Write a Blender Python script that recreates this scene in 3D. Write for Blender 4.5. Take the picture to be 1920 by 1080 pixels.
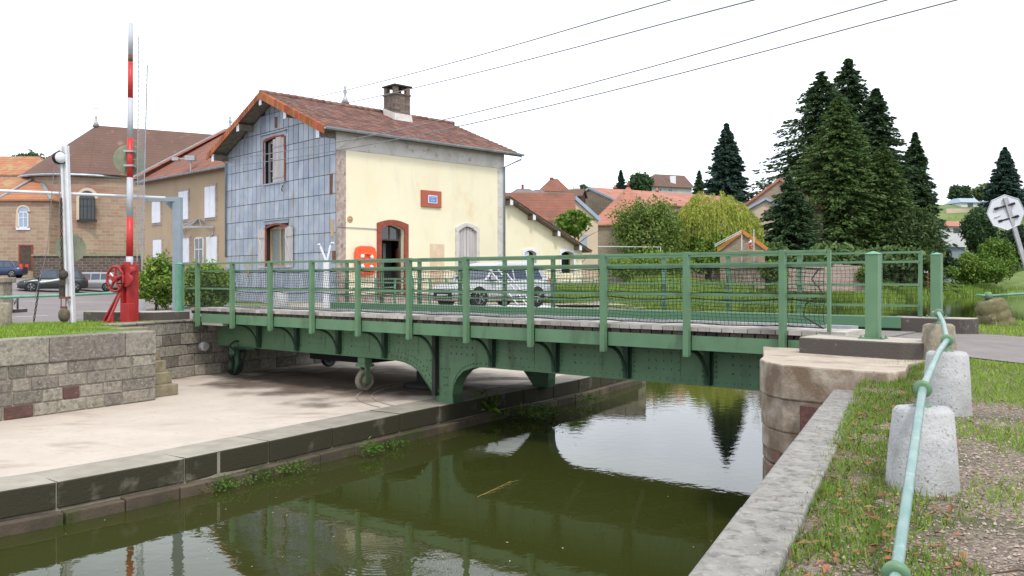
import bpy, bmesh, math, random
import numpy as np
from mathutils import Vector, Matrix
S = bpy.context.scene
for o in list(bpy.data.objects): bpy.data.objects.remove(o)
COL = S.collection
rnd = random.Random(7)
# ---------------------------------------------------------------- camera, sky, sun, exposure
# metres; the eye is the origin, +Y looks into the picture, z is height above the eye
cam = bpy.data.cameras.new('camera'); cam.lens = 30; cam.sensor_width = 36
cam.shift_y = -17/1920; cam.clip_start = .05; cam.clip_end = 3000
co = bpy.data.objects.new('camera', cam); COL.objects.link(co)
co.rotation_euler = (math.radians(90), 0, 0); S.camera = co
SUN_EL, SUN_AZ = math.radians(56), math.radians(160)      # azimuth from +Y towards +X
W = bpy.data.worlds.new('World'); S.world = W; W.use_nodes = True
wn = W.node_tree; wn.nodes.clear()
wo = wn.nodes.new('ShaderNodeOutputWorld'); bg = wn.nodes.new('ShaderNodeBackground')
sky = wn.nodes.new('ShaderNodeTexSky'); sky.sky_type = 'NISHITA'; sky.sun_disc = False
sky.sun_elevation = SUN_EL; sky.sun_rotation = SUN_AZ; sky.air_density = 1.0; sky.dust_density = 2.0
tc = wn.nodes.new('ShaderNodeTexCoord'); mp = wn.nodes.new('ShaderNodeMapping'); mp.inputs['Scale'].default_value = (1, 1, 2.6)
nz = wn.nodes.new('ShaderNodeTexNoise'); nz.inputs['Scale'].default_value = 1.7; nz.inputs['Detail'].default_value = 7; nz.inputs['Roughness'].default_value = .55
mr = wn.nodes.new('ShaderNodeMapRange'); mr.inputs['From Min'].default_value = .30; mr.inputs['From Max'].default_value = .62
mr.inputs['To Min'].default_value = .42; mr.inputs['To Max'].default_value = .97
mx = wn.nodes.new('ShaderNodeMix'); mx.data_type = 'RGBA'; mx.inputs[7].default_value = (18.6, 19.6, 21.2, 1)
for a, b in ((tc.outputs['Generated'], mp.inputs['Vector']), (mp.outputs[0], nz.inputs['Vector']), (nz.outputs['Fac'], mr.inputs[0]),
             (mr.outputs[0], mx.inputs[0]), (sky.outputs[0], mx.inputs[6]), (mx.outputs[2], bg.inputs[0]), (bg.outputs[0], wo.inputs[0])):
    wn.links.new(a, b)
bg.inputs[1].default_value = .1
sl = bpy.data.lights.new('sun', 'SUN'); sl.energy = 2.6; sl.angle = math.radians(9); sl.color = (1, .95, .87)
so = bpy.data.objects.new('sun', sl); COL.objects.link(so)
sd = Vector((math.sin(SUN_AZ)*math.cos(SUN_EL), math.cos(SUN_AZ)*math.cos(SUN_EL), math.sin(SUN_EL)))
so.rotation_euler = sd.to_track_quat('Z', 'Y').to_euler(); so.location = (30, -30, 60)
S.view_settings.view_transform = 'Standard'; S.view_settings.look = 'None'
S.view_settings.exposure = -.12; S.view_settings.gamma = 1.0
S.render.engine = 'CYCLES'; S.cycles.max_bounces = 6; S.cycles.use_denoising = True
# ---------------------------------------------------------------- helpers
F, CX, HY = 1600., 960., 523.
def atz(px, py, z): y = -F*z/(py-HY); return Vector(((px-CX)/F*y, y, z))       # photo pixel on a level plane
def aty(px, py, y): return Vector(((px-CX)/F*y, y, (HY-py)/F*y))               # photo pixel at a distance
def X(px, y): return (px-CX)/F*y
def Z(py, y): return (HY-py)/F*y
def lerp(a, b, t): return a+(b-a)*t
def sst(a, b, x):
    t = min(1, max(0, (x-a)/(b-a))); return t*t*(3-2*t)
class Fr:                                                                     # a level frame: origin, a axis, b axis
    def __init__(s, o, a, b=None):
        s.o = Vector((o[0], o[1])); s.a = Vector(a).normalized(); s.b = Vector(b).normalized() if b else Vector((-s.a.y, s.a.x))
    def p(s, a, b, z): q = s.o+s.a*a+s.b*b; return Vector((q.x, q.y, z))
    def inv(s, x, y): d = Vector((x, y))-s.o; return d.dot(s.a), d.dot(s.b)
    def hit(s, px, py, b=0):                                                  # photo pixel on the vertical plane b = const
        r = Vector(((px-CX)/F, 1)); o = s.o+s.b*b; y = s.b.dot(o)/s.b.dot(r)
        return (r*y-o).dot(s.a), (HY-py)/F*y
BF = Fr((-7.55, 20.5), (.7837, -.6211))           # the bridge: a along it to the right, b away from the camera
B = BF.p
ORG = {}
def tag(o, label=None, cat=None, group=None, kind=None):
    if label: o['label'] = label
    if cat: o['category'] = cat
    if group: o['group'] = group
    if kind: o['kind'] = kind
    return o
def thing(name, label, cat, loc=(0, 0, 0), group=None):
    o = bpy.data.objects.new(name, None); COL.objects.link(o); o.empty_display_size = .3
    o.location = loc; ORG[o.name] = Vector(loc); return tag(o, label, cat, group)
def link(me, name, mat, parent=None):
    o = bpy.data.objects.new(name, me); COL.objects.link(o)
    for m in (mat if isinstance(mat, (list, tuple)) else [mat]): me.materials.append(m)
    off = ORG.get(parent.name, Vector()) if parent else Vector()
    if parent: o.parent = parent
    ORG[o.name] = off
    if off.length > 0: me.transform(Matrix.Translation(-off))
    return o
class MB:
    def __init__(s): s.bm = bmesh.new()
    def face(s, pts, mi=0):
        f = s.bm.faces.new([s.bm.verts.new(p) for p in pts]); f.material_index = mi; return f
    def hexa(s, p, mi=0):                         # 4 bottom, 4 top corners
        v = [s.bm.verts.new(q) for q in p]
        for i in ((3, 2, 1, 0), (4, 5, 6, 7), (0, 1, 5, 4), (1, 2, 6, 5), (2, 3, 7, 6), (3, 0, 4, 7)):
            s.bm.faces.new([v[j] for j in i]).material_index = mi
        return s
    def fbox(s, f, a0, a1, b0, b1, z0, z1, mi=0):
        return s.hexa([f.p(a0, b0, z0), f.p(a1, b0, z0), f.p(a1, b1, z0), f.p(a0, b1, z0), f.p(a0, b0, z1), f.p(a1, b0, z1), f.p(a1, b1, z1), f.p(a0, b1, z1)], mi)
    def box(s, x0, x1, y0, y1, z0, z1, mi=0): return s.fbox(WF, x0, x1, y0, y1, z0, z1, mi)
    def beam(s, p, q, w, h, up=(0, 0, 1), mi=0):
        p, q = Vector(p), Vector(q); d = (q-p).normalized(); up = Vector(up)
        if abs(d.dot(up)) > .98: up = Vector((0, 1, 0))
        sx = d.cross(up).normalized()*w/2; sy = sx.cross(d).normalized()*h/2
        return s.hexa([p-sx-sy, p+sx-sy, q+sx-sy, q-sx-sy, p-sx+sy, p+sx+sy, q+sx+sy, q-sx+sy], mi)
    def prism(s, poly, z0, z1, mi=0):             # level polygon
        n = len(poly); lo = [s.bm.verts.new((p[0], p[1], z0)) for p in poly]; hi = [s.bm.verts.new((p[0], p[1], z1)) for p in poly]
        for f in ([lo[::-1], hi]+[[lo[i], lo[(i+1) % n], hi[(i+1) % n], hi[i]] for i in range(n)]): s.bm.faces.new(f).material_index = mi
        return s
    def slab(s, poly, d, mi=0):                   # any flat polygon pushed along d
        n = len(poly); d = Vector(d); lo = [s.bm.verts.new(p) for p in poly]; hi = [s.bm.verts.new(Vector(p)+d) for p in poly]
        for f in ([lo[::-1], hi]+[[lo[i], lo[(i+1) % n], hi[(i+1) % n], hi[i]] for i in range(n)]): s.bm.faces.new(f).material_index = mi
        return s
    def tube(s, pts, r, n=8, mi=0, closed=False):
        pts = [Vector(p) for p in pts]; rs = r if isinstance(r, (list, tuple)) else [r]*len(pts); rings = []; m = len(pts)
        for i, p in enumerate(pts):
            d = (pts[(i+1) % m]-pts[i-1]) if closed else (pts[min(i+1, m-1)]-pts[max(i-1, 0)])
            d.normalize(); u = Vector((0, 0, 1)) if abs(d.z) < .9 else Vector((0, 1, 0))
            sx = d.cross(u).normalized(); sy = sx.cross(d)
            rings.append([s.bm.verts.new(p+(sx*math.cos(6.2832*k/n)+sy*math.sin(6.2832*k/n))*rs[i]) for k in range(n)])
        for i in range(m if closed else m-1):
            a, b = rings[i], rings[(i+1) % m]
            for k in range(n):
                f = s.bm.faces.new([a[k], a[(k+1) % n], b[(k+1) % n], b[k]]); f.material_index = mi; f.smooth = n > 6
        if not closed:
            s.bm.faces.new(rings[0][::-1]).material_index = mi; s.bm.faces.new(rings[-1]).material_index = mi
        return s
    def lathe(s, c, prof, n=16, axis=(0, 0, 1), mi=0, smooth=True):     # prof: (radius, distance along axis)
        c = Vector(c); ax = Vector(axis).normalized(); u = Vector((1, 0, 0)) if abs(ax.x) < .9 else Vector((0, 1, 0))
        e1 = ax.cross(u).normalized(); e2 = ax.cross(e1); R = []
        for r, h in prof: R.append([s.bm.verts.new(c+ax*h+(e1*math.cos(6.2832*k/n)+e2*math.sin(6.2832*k/n))*max(r, 1e-4)) for k in range(n)])
        for a, b in zip(R, R[1:]):
            for k in range(n):
                f = s.bm.faces.new([a[k], a[(k+1) % n], b[(k+1) % n], b[k]]); f.material_index = mi; f.smooth = smooth
        s.bm.faces.new(R[0][::-1]).material_index = mi; s.bm.faces.new(R[-1]).material_index = mi
        return s
    def build(s, name, mat, parent=None, bevel=0, recalc=True, jit=0):
        if recalc: bmesh.ops.recalc_face_normals(s.bm, faces=s.bm.faces)
        if jit:
            for v in s.bm.verts: v.co += Vector((rnd.uniform(-jit, jit), rnd.uniform(-jit, jit), rnd.uniform(-jit, jit)))
        me = bpy.data.meshes.new(name); s.bm.to_mesh(me); s.bm.free(); o = link(me, name, mat, parent)
        if bevel:
            m = o.modifiers.new('bevel', 'BEVEL'); m.width = bevel; m.segments = 2; m.limit_method = 'ANGLE'; m.angle_limit = .6
        return o
WF = Fr((0, 0), (1, 0))
def copy_tree(o, parent=None):
    c = o.copy(); COL.objects.link(c); c.parent = parent
    for ch in o.children: copy_tree(ch, c)
    return c
def quads(name, V, mat, parent=None, k=4):        # V: (N*k,3) array of loose faces
    n = len(V)//k; me = bpy.data.meshes.new(name); me.vertices.add(n*k); me.vertices.foreach_set('co', np.asarray(V, dtype=np.float32).ravel())
    me.loops.add(n*k); me.loops.foreach_set('vertex_index', np.arange(n*k, dtype=np.int32)); me.polygons.add(n)
    me.polygons.foreach_set('loop_start', np.arange(0, n*k, k, dtype=np.int32)); me.polygons.foreach_set('loop_total', np.full(n, k, dtype=np.int32))
    me.update(calc_edges=True); return link(me, name, mat, parent)
# ---------------------------------------------------------------- materials
def lin(r, g, b): return tuple((c/255/12.92 if c/255 <= .04045 else ((c/255+.055)/1.055)**2.4) for c in (r, g, b))
def M(name, c, c2=None, sc=3., rough=.8, bump=0, bsc=40, isl=0, stain=None, stain2=None, metal=0, spec=.4, side=None, rows=None, brick=None, cut=(.35, .65), stretch=None, up=None, trans=0):
    m = bpy.data.materials.new(name); m.use_nodes = True; t = m.node_tree; N = t.nodes; L = t.links.new; p = N['Principled BSDF']
    p.inputs['Roughness'].default_value = rough; p.inputs['Metallic'].default_value = metal; p.inputs['Specular IOR Level'].default_value = spec
    tcn = N.new('ShaderNodeTexCoord'); vec = tcn.outputs['Object']
    def noise(s, det=6, st=None):
        v = vec
        if st:
            q = N.new('ShaderNodeMapping'); q.inputs['Scale'].default_value = st; L(vec, q.inputs['Vector']); v = q.outputs[0]
        n = N.new('ShaderNodeTexNoise'); n.inputs['Scale'].default_value = s; n.inputs['Detail'].default_value = det; n.inputs['Roughness'].default_value = .6
        L(v, n.inputs['Vector']); return n.outputs['Fac']
    def mixc(f, a, b, bl='MIX'):
        q = N.new('ShaderNodeMix'); q.data_type = 'RGBA'; q.blend_type = bl; L(f, q.inputs[0]) if not isinstance(f, (int, float)) else setattr(q.inputs[0], 'default_value', f)
        for v, i in ((a, 6), (b, 7)):
            if isinstance(v, tuple): q.inputs[i].default_value = (*v, 1)
            else: L(v, q.inputs[i])
        return q.outputs[2]
    def rng(f, a, b, lo=0., hi=1.):
        q = N.new('ShaderNodeMapRange'); L(f, q.inputs[0])
        for i, v in zip((1, 2, 3, 4), (a, b, lo, hi)): q.inputs[i].default_value = v
        return q.outputs[0]
    col = mixc(rng(noise(sc, 7, stretch), *cut), c, c2 or tuple(x*.8 for x in c)); hgt = None
    if brick:                                     # (angle, width, height, mortar colour, colour2)
        ang, bw, bh, mc, cb = brick; sx = N.new('ShaderNodeSeparateXYZ'); L(vec, sx.inputs[0]); cm = N.new('ShaderNodeCombineXYZ')
        def mul(o, k):
            q = N.new('ShaderNodeMath'); q.operation = 'MULTIPLY'; L(o, q.inputs[0]); q.inputs[1].default_value = k; return q.outputs[0]
        ad = N.new('ShaderNodeMath'); ad.operation = 'ADD'; L(mul(sx.outputs[0], math.cos(ang)), ad.inputs[0]); L(mul(sx.outputs[1], math.sin(ang)), ad.inputs[1])
        wv = N.new('ShaderNodeMath'); wv.operation = 'ADD'; L(ad.outputs[0], wv.inputs[0]); L(mul(noise(1.3, 2), bw*.5), wv.inputs[1])
        zv = N.new('ShaderNodeMath'); zv.operation = 'ADD'; L(sx.outputs[2], zv.inputs[0]); L(mul(noise(2.1, 2), bh*.6), zv.inputs[1])
        L(wv.outputs[0], cm.inputs[0]); L(zv.outputs[0], cm.inputs[1])
        bt = N.new('ShaderNodeTexBrick'); L(cm.outputs[0], bt.inputs['Vector']); bt.inputs['Scale'].default_value = 1; bt.inputs['Brick Width'].default_value = bw
        bt.inputs['Row Height'].default_value = bh; bt.inputs['Mortar Size'].default_value = bh*.055; bt.inputs['Mortar Smooth'].default_value = .4; bt.inputs['Bias'].default_value = 0
        L(col, bt.inputs['Color1']); bt.inputs['Color2'].default_value = (*cb, 1); bt.inputs['Mortar'].default_value = (*mc, 1)
        col = mixc(rng(noise(9), .3, .7, 0, .45), bt.outputs['Color'], c); hgt = rng(bt.outputs['Fac'], 0, 1, 1, 0)
    if rows:                                      # (row height, colour between the rows)
        sx = N.new('ShaderNodeSeparateXYZ'); L(vec, sx.inputs[0]); q = N.new('ShaderNodeMath'); q.operation = 'MULTIPLY'; L(sx.outputs[2], q.inputs[0]); q.inputs[1].default_value = 1/rows[0]
        fr = N.new('ShaderNodeMath'); fr.operation = 'FRACT'; L(q.outputs[0], fr.inputs[0]); hgt = fr.outputs[0]
        col = mixc(rng(fr.outputs[0], 0, .22, .75, 0), col, rows[1])
    if isl:
        g = N.new('ShaderNodeNewGeometry'); hs = N.new('ShaderNodeHueSaturation'); L(rng(g.outputs['Random Per Island'], 0, 1, 1-isl, 1+isl), hs.inputs['Value'])
        wn_ = N.new('ShaderNodeTexWhiteNoise'); wn_.noise_dimensions = '1D'; L(g.outputs['Random Per Island'], wn_.inputs['W'])
        L(rng(wn_.outputs['Value'], 0, 1, .5-isl*.06, .5+isl*.06), hs.inputs['Hue']); L(col, hs.inputs['Color']); col = hs.outputs[0]
    for st in (stain, stain2):
        if st: col = mixc(rng(noise(st[1], 8, st[4] if len(st) > 4 else None), st[2], st[3], 0, .9), col, st[0])
    if side:                                      # another colour on upright faces (moss on the quay coping)
        g = N.new('ShaderNodeNewGeometry'); sx = N.new('ShaderNodeSeparateXYZ'); L(g.outputs['True Normal'], sx.inputs[0])
        q = N.new('ShaderNodeMath'); q.operation = 'MULTIPLY'; L(rng(sx.outputs[2], .35, .75, 1, 0), q.inputs[0]); L(rng(noise(side[1], 8), side[2], side[3]), q.inputs[1])
        col = mixc(q.outputs[0], col, side[0])
    L(col, p.inputs['Base Color'])
    if bump or hgt:
        bn = N.new('ShaderNodeBump'); bn.inputs['Distance'].default_value = .02; bn.inputs['Strength'].default_value = max(bump, .35 if hgt else 0)
        h = noise(bsc, 5)
        if hgt:
            q = N.new('ShaderNodeMath'); q.operation = 'MULTIPLY_ADD'; L(h, q.inputs[0]); q.inputs[1].default_value = .4; L(hgt, q.inputs[2]); h = q.outputs[0]
        L(h, bn.inputs['Height']); L(bn.outputs[0], p.inputs['Normal'])
    if trans:
        tr = N.new('ShaderNodeBsdfTranslucent'); L(col, tr.inputs[0]); ms = N.new('ShaderNodeMixShader'); ms.inputs[0].default_value = trans
        L(p.outputs[0], ms.inputs[1]); L(tr.outputs[0], ms.inputs[2]); L(ms.outputs[0], N['Material Output'].inputs[0])
    return m
def glass(name, c=(.02, .025, .03), rough=.05): return M(name, c, tuple(x*1.5 for x in c), 2, rough, spec=.9)
m_green = M('green_paint', (.122, .232, .128), (.10, .196, .106), 2, .45, .08, 50, stain=((.060, .105, .06), 2.5, .54, .74, (1, 1, .35)), stain2=((.17, .125, .07), 9, .655, .74))
m_green_l = M('pale_green_paint', (.16, .36, .26), (.10, .27, .18), 6, .4, .05, 60, stain=((.30, .38, .36), 9, .62, .75))
m_rail = M('worn_green_pipe', (.24, .33, .32), (.15, .26, .23), 7, .35, .05, 80, stain=((.33, .42, .41), 16, .55, .7))
m_dark = M('dark_iron', (.020, .026, .022), (.035, .04, .034), 5, .6, .2, 60)
m_plank = M('grey_deck_boards', (.42, .39, .35), (.30, .27, .24), 3, .85, .4, 40, isl=.3)
m_plank_end = M('tarred_board_ends', (.035, .028, .025), (.07, .055, .045), 6, .9, .4, 40, isl=.5)
m_conc = M('platform_concrete', (.53, .46, .39), (.46, .395, .335), 1.1, .85, .3, 60, stain=((.31, .25, .20), .5, .58, .70, (1, 2.2, 1)), stain2=((.40, .34, .285), 9, .57, .70))
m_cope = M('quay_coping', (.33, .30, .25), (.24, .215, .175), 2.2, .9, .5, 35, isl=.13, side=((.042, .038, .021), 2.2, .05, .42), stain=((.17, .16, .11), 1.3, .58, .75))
m_ledge = M('quay_ledge', (.12, .09, .062), (.06, .05, .035), 2.2, .9, .5, 35, isl=.15, stain=((.045, .06, .012), 2.4, .5, .62))
m_mortar = M('mortar', (.34, .30, .24), (.25, .22, .175), 8, .95, .4, 60)
m_stone = M('grey_wall_stone', (.31, .275, .225), (.17, .155, .13), 13, .92, 1, 30, isl=.36, stain=((.42, .39, .34), 22, .58, .68), stain2=((.075, .07, .06), 7, .58, .72))
m_stone_r = M('red_wall_stone', (.16, .075, .06), (.09, .05, .045), 7, .92, .8, 26, stain=((.24, .18, .15), 14, .6, .72))
m_stair = M('step_stone', (.30, .26, .17), (.17, .15, .095), 5, .9, .6, 35, isl=.15)
m_pier = M('pier_concrete', (.36, .29, .215), (.235, .18, .13), 2.4, .9, .45, 30, stain=((.055, .042, .032), 2.3, .46, .60), stain2=((.21, .11, .08), 3.1, .50, .62))
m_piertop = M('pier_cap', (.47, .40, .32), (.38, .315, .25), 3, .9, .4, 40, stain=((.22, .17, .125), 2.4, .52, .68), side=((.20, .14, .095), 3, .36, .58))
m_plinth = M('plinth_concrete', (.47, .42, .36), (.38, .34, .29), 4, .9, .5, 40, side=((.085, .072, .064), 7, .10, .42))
m_coper = M('lichen_coping', (.30, .287, .262), (.20, .192, .175), 6, .93, .6, 50, isl=.07, stain=((.115, .11, .095), 15, .50, .68), stain2=((.39, .37, .335), 26, .56, .70))
m_boll = M('whitewashed_stone', (.49, .495, .505), (.36, .36, .355), 4, .9, .5, 50, stain=((.16, .15, .135), 55, .57, .68), stain2=((.30, .28, .235), 6, .56, .72))
m_boll3 = M('weathered_stone', (.33, .29, .22), (.20, .17, .125), 9, .92, .6, 50, stain=((.50, .47, .41), 22, .6, .68))
m_oldst = M('mossy_banded_stone', (.19, .17, .09), (.11, .105, .05), 8, .95, .7, 40, stain=((.34, .30, .22), 7, .6, .7))
m_asph = M('road_asphalt', (.225, .195, .195), (.18, .155, .155), 1.2, .9, .25, 200, stain=((.28, .25, .25), .4, .5, .7))
m_asph_r = M('near_asphalt', (.24, .215, .20), (.19, .17, .16), 2, .9, .5, 160, stain=((.30, .27, .25), 70, .55, .65), stain2=((.14, .12, .10), .9, .62, .7))
m_line = M('road_paint', (.72, .72, .70), (.55, .54, .52), 4, .8, stain=((.27, .24, .24), 6, .62, .7))
m_grass = M('grass_ground', (.13, .20, .035), (.09, .15, .028), 1.2, .95, .5, 60, stain=((.29, .235, .15), .8, .50, .64))
m_gravel = M('gravel_ground', (.30, .235, .185), (.10, .075, .055), 42, .95, 1, 60, stain=((.075, .085, .03), 1.3, .50, .66), stain2=((.46, .39, .33), 75, .57, .63), cut=(.40, .60))
m_field = M('far_meadow', (.15, .205, .06), (.10, .15, .045), .18, .95, .3, 4, stain=((.25, .23, .10), .09, .55, .7))
m_yard = M('yard_gravel', (.42, .37, .32), (.33, .29, .25), 5, .95, .4, 60, stain=((.13, .18, .05), .8, .52, .64))
m_white = M('white_paint', (.72, .73, .76), (.63, .64, .67), 4, .45, .1, 30, stain=((.42, .38, .33), 5, .68, .78))
m_greyp = M('grey_paint', (.27, .32, .37), (.22, .27, .32), 3, .5, .1, 40)
m_red = M('red_machine_paint', (.42, .028, .026), (.30, .022, .022), 4, .45, .2, 30, stain=((.12, .05, .04), 8, .66, .75))
m_redw = M('red_band', (.56, .035, .032), (.46, .035, .032), 3, .4); m_rust = M('rust', (.21, .085, .05), (.12, .055, .04), 8, .85, .4, 40)
m_sign = M('sign_back', (.25, .26, .18), (.16, .175, .115), 3, .6, stain=((.12, .13, .09), 9, .6, .7, (1, 1, .15)))
m_steel = M('galvanised', (.42, .43, .44), (.33, .34, .35), 7, .45, .1, 60, metal=.5)
m_wire = M('wire', (.22, .22, .23), None, 2, .6); m_chain = M('chain_iron', (.035, .03, .028), (.07, .05, .04), 9, .7)
m_yellow = M('yellow_render', (.80, .735, .555), (.765, .69, .49), .7, .9, .15, 60, stain=((.70, .53, .33), .8, .60, .76, (1, 1, .5)), stain2=((.72, .66, .50), 2.2, .52, .7, (1, 1, .35)))
m_quoin = M('stone_band', (.62, .60, .57), (.52, .49, .46), 2, .9, .3, 40, stain=((.36, .29, .25), 3.5, .55, .68))
m_quoin_d = M('worn_corner_stone', (.30, .22, .19), (.45, .38, .34), 6, .9, .4, 40, stain=((.18, .13, .115), 9, .55, .68, (1, 1, .5)))
m_zinc = M('zinc_plates', (.265, .312, .395), (.39, .42, .475), 1.6, .42, .15, 12, isl=.13, metal=.2, stain=((.33, .29, .22), 1.5, .57, .72, (1, 1, .5)), stain2=((.25, .13, .07), 2.0, .68, .78, (1.6, 1.6, .5)))
m_back = M('dark_backing', (.03, .03, .032), None, 3, .9)
m_tile = M('old_red_tiles', (.225, .115, .09), (.155, .082, .068), 2.5, .9, .4, 40, isl=.32, stain=((.30, .25, .21), 6, .64, .73), stain2=((.07, .05, .045), 3, .64, .75))
m_verge = M('orange_verge_tiles', (.40, .13, .05), (.30, .09, .035), 4, .85, .2, 40, isl=.3)
m_trim = M('dark_red_stone', (.29, .075, .045), (.21, .055, .038), 4, .8, .3, 50, stain=((.42, .22, .15), 9, .64, .72))
m_plaque = M('terracotta_paint', (.42, .115, .07), (.36, .095, .06), 4, .7)
m_blue = M('enamel_blue', (.13, .26, .58), None, 2, .35); m_letter = M('white_letters', (.8, .82, .85), None, 2, .5)
m_shut = M('weathered_shutter', (.54, .50, .50), (.42, .385, .385), 5, .85, .3, 20, isl=.1, stretch=(1, 1, .15))
m_shutw = M('white_shutter', (.74, .76, .82), (.66, .68, .74), 3, .7)
m_wood = M('pale_wood', (.52, .36, .21), (.40, .26, .14), 4, .7, .2, 20, stretch=(1, 1, .1)); m_dwood = M('dark_wood', (.10, .065, .05), (.06, .04, .03), 5, .8, .3, 30)
m_beam = M('old_rafters', (.22, .18, .15), (.14, .11, .09), 5, .9, .4, 30)
m_glass = glass('window_glass'); m_lace = M('lace_curtain', (.30, .33, .32), (.13, .16, .15), 30, .8)
m_orange = M('lifebuoy_orange', (.86, .115, .03), (.78, .095, .026), 2, .4); m_black = M('black', (.012, .012, .013), None, 3, .6)
m_zgut = M('zinc_gutter', (.36, .42, .46), (.28, .33, .37), 2, .4, metal=.4)
m_chim = M('old_brick', (.185, .145, .115), (.12, .095, .08), 6, .95, .5, 40, isl=.25)
m_net = M('dark_net', (.025, .032, .028), None, 2, .8)
# ---------------------------------------------------------------- setting: water, land, roads, platform
ZW, ZP = -2.87, -2.38
FC = Vector((-7.0, 16.78)); LF = Fr(FC, (.527, .85), (-.85, .527))    # the left wall: a into the picture, b into the land
def water():
    m = bpy.data.materials.new('canal_water'); m.use_nodes = True; t = m.node_tree; N = t.nodes; L = t.links.new; p = N['Principled BSDF']
    p.inputs['Roughness'].default_value = .02; p.inputs['IOR'].default_value = 1.34; p.inputs['Specular IOR Level'].default_value = .55
    tcn = N.new('ShaderNodeTexCoord'); n1 = N.new('ShaderNodeTexNoise'); n1.inputs['Scale'].default_value = .35; L(tcn.outputs['Object'], n1.inputs['Vector'])
    q = N.new('ShaderNodeMix'); q.data_type = 'RGBA'; q.inputs[6].default_value = (.029, .034, .008, 1); q.inputs[7].default_value = (.038, .043, .0105, 1)
    L(n1.outputs[0], q.inputs[0]); L(q.outputs[2], p.inputs['Base Color'])
    n2 = N.new('ShaderNodeTexNoise'); n2.inputs['Scale'].default_value = 5; n2.inputs['Detail'].default_value = 3; L(tcn.outputs['Object'], n2.inputs['Vector'])
    mp = N.new('ShaderNodeMapping'); mp.inputs['Location'].default_value = (1.36, -8.7, 2.87); L(tcn.outputs['Object'], mp.inputs['Vector'])
    wv = N.new('ShaderNodeTexWave'); wv.wave_type = 'RINGS'; wv.rings_direction = 'Z'; wv.inputs['Scale'].default_value = 4.4; wv.inputs['Distortion'].default_value = .6; L(mp.outputs[0], wv.inputs['Vector'])
    ln = N.new('ShaderNodeVectorMath'); ln.operation = 'LENGTH'; L(mp.outputs[0], ln.inputs[0])
    r = N.new('ShaderNodeMapRange'); r.inputs[1].default_value = .05; r.inputs[2].default_value = .62; r.inputs[3].default_value = .35; r.inputs[4].default_value = 0; L(ln.outputs['Value'], r.inputs[0])
    mu = N.new('ShaderNodeMath'); mu.operation = 'MULTIPLY_ADD'; L(wv.outputs['Fac'], mu.inputs[0]); L(r.outputs[0], mu.inputs[1]); L(n2.outputs[0], mu.inputs[2])
    b = N.new('ShaderNodeBump'); b.inputs['Strength'].default_value = .045; b.inputs['Distance'].default_value = .035; L(mu.outputs[0], b.inputs['Height']); L(b.outputs[0], p.inputs['Normal'])
    mb = MB(); mb.face([(-40, -25, ZW), (420, -25, ZW), (420, 620, ZW), (-40, 620, ZW)]); tag(mb.build('water', m), kind='structure')
water()
def hL(x, y):                                     # height of the left land and the hill behind it
    u, v = BF.inv(x, y)
    s = sst(1, 5, v)*sst(-16, -9, u)
    l = -1.042-.0045*max(0, y-20); r = -.92+.35*sst(45, 95, y)
    l += 1.4*sst(-27, -43, x)*sst(45, 75, y)
    h = lerp(l, r, s); hill = 25*sst(lerp(110, 168, sst(15, 60, x)), 262, y)*lerp(.45, 1, sst(-40, 10, x))
    return h+hill
def hR(x, y):                                     # the right bank
    u, v = BF.inv(x, y)
    k = ((-12, -1.21), (-6.2, -1.17), (-3.6, -1.10), (-2.0, -1.0), (-.7, -.93), (5, -.93), (9, -.97), (40, -1.3))
    z = k[0][1] if v < k[0][0] else k[-1][1]
    for (a, za), (b, zb) in zip(k, k[1:]):
        if a <= v <= b: z = lerp(za, zb, (v-a)/(b-a))
    return z-.06*max(0, u-16.2)*sst(-5, -1, v)
def sheet(name, poly, h, mat, off=0, cuts=((), ()), kind='structure'):
    bm = bmesh.new(); vs = [bm.verts.new((p[0], p[1], 0)) for p in poly]
    for i in range(len(vs)): bm.edges.new((vs[i], vs[(i+1) % len(vs)]))
    bmesh.ops.triangle_fill(bm, edges=bm.edges[:], use_beauty=False)
    for i, c in enumerate(cuts):
        for k in c:
            bmesh.ops.bisect_plane(bm, geom=bm.verts[:]+bm.edges[:]+bm.faces[:], plane_co=(k, k, 0), plane_no=(1, 0, 0) if i == 0 else (0, 1, 0))
    for v in bm.verts: v.co.z = h(v.co.x, v.co.y)+off
    bmesh.ops.recalc_face_normals(bm, faces=bm.faces)
    for f in bm.faces:
        if f.normal.z < 0: f.normal_flip()
        f.smooth = True
    me = bpy.data.meshes.new(name); bm.to_mesh(me); bm.free(); return tag(link(me, name, mat), kind=kind)
WE = [(4.45, 30.6), (5.6, 33), (8.2, 40), (12, 50), (18.8, 68.5), (28, 82), (39.6, 92), (60, 124), (92, 160), (140, 195), (220, 225), (345, 250)]
def inner(k):
    a, b = Vector(WE[max(0, k-1)]), Vector(WE[min(len(WE)-1, k+1)]); d = (b-a).normalized(); w = 3.2+.02*WE[k][1]
    return (WE[k][0]-d.y*w, WE[k][1]+d.x*w)
WI = [inner(k) for k in range(len(WE))]
cutx = [-100, -60, -50, -46, -43, -40, -37, -34, -31, -28, -24, -20, -16, -13, -11, -9, -7, -5, -3, -1, 1, 3, 6, 9, 13, 18, 25, 35, 50, 70, 100, 150, 200, 260]
cuty = [5, 10, 14, 16, 18, 20, 22, 24, 26, 28, 30, 33, 37, 42, 45, 48, 52, 55, 58, 61, 65, 68, 72, 75, 85, 95, 105, 115, 125, 140, 160, 180, 200, 225, 250, 280, 310, 340, 400]
w2 = lambda a, b: tuple(LF.p(a, b, 0)[:2]); b2 = lambda a, b: tuple(B(a, b, 0)[:2])
EDGE = [w2(-16, .33), w2(-.25, .33), w2(-.1, 1.6), w2(.6, 1.6), w2(.5, 2.6), w2(2.9, 3.2), b2(-.95, 5.7), b2(-.95, 11.6), b2(3.9, 14.6)]
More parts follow.
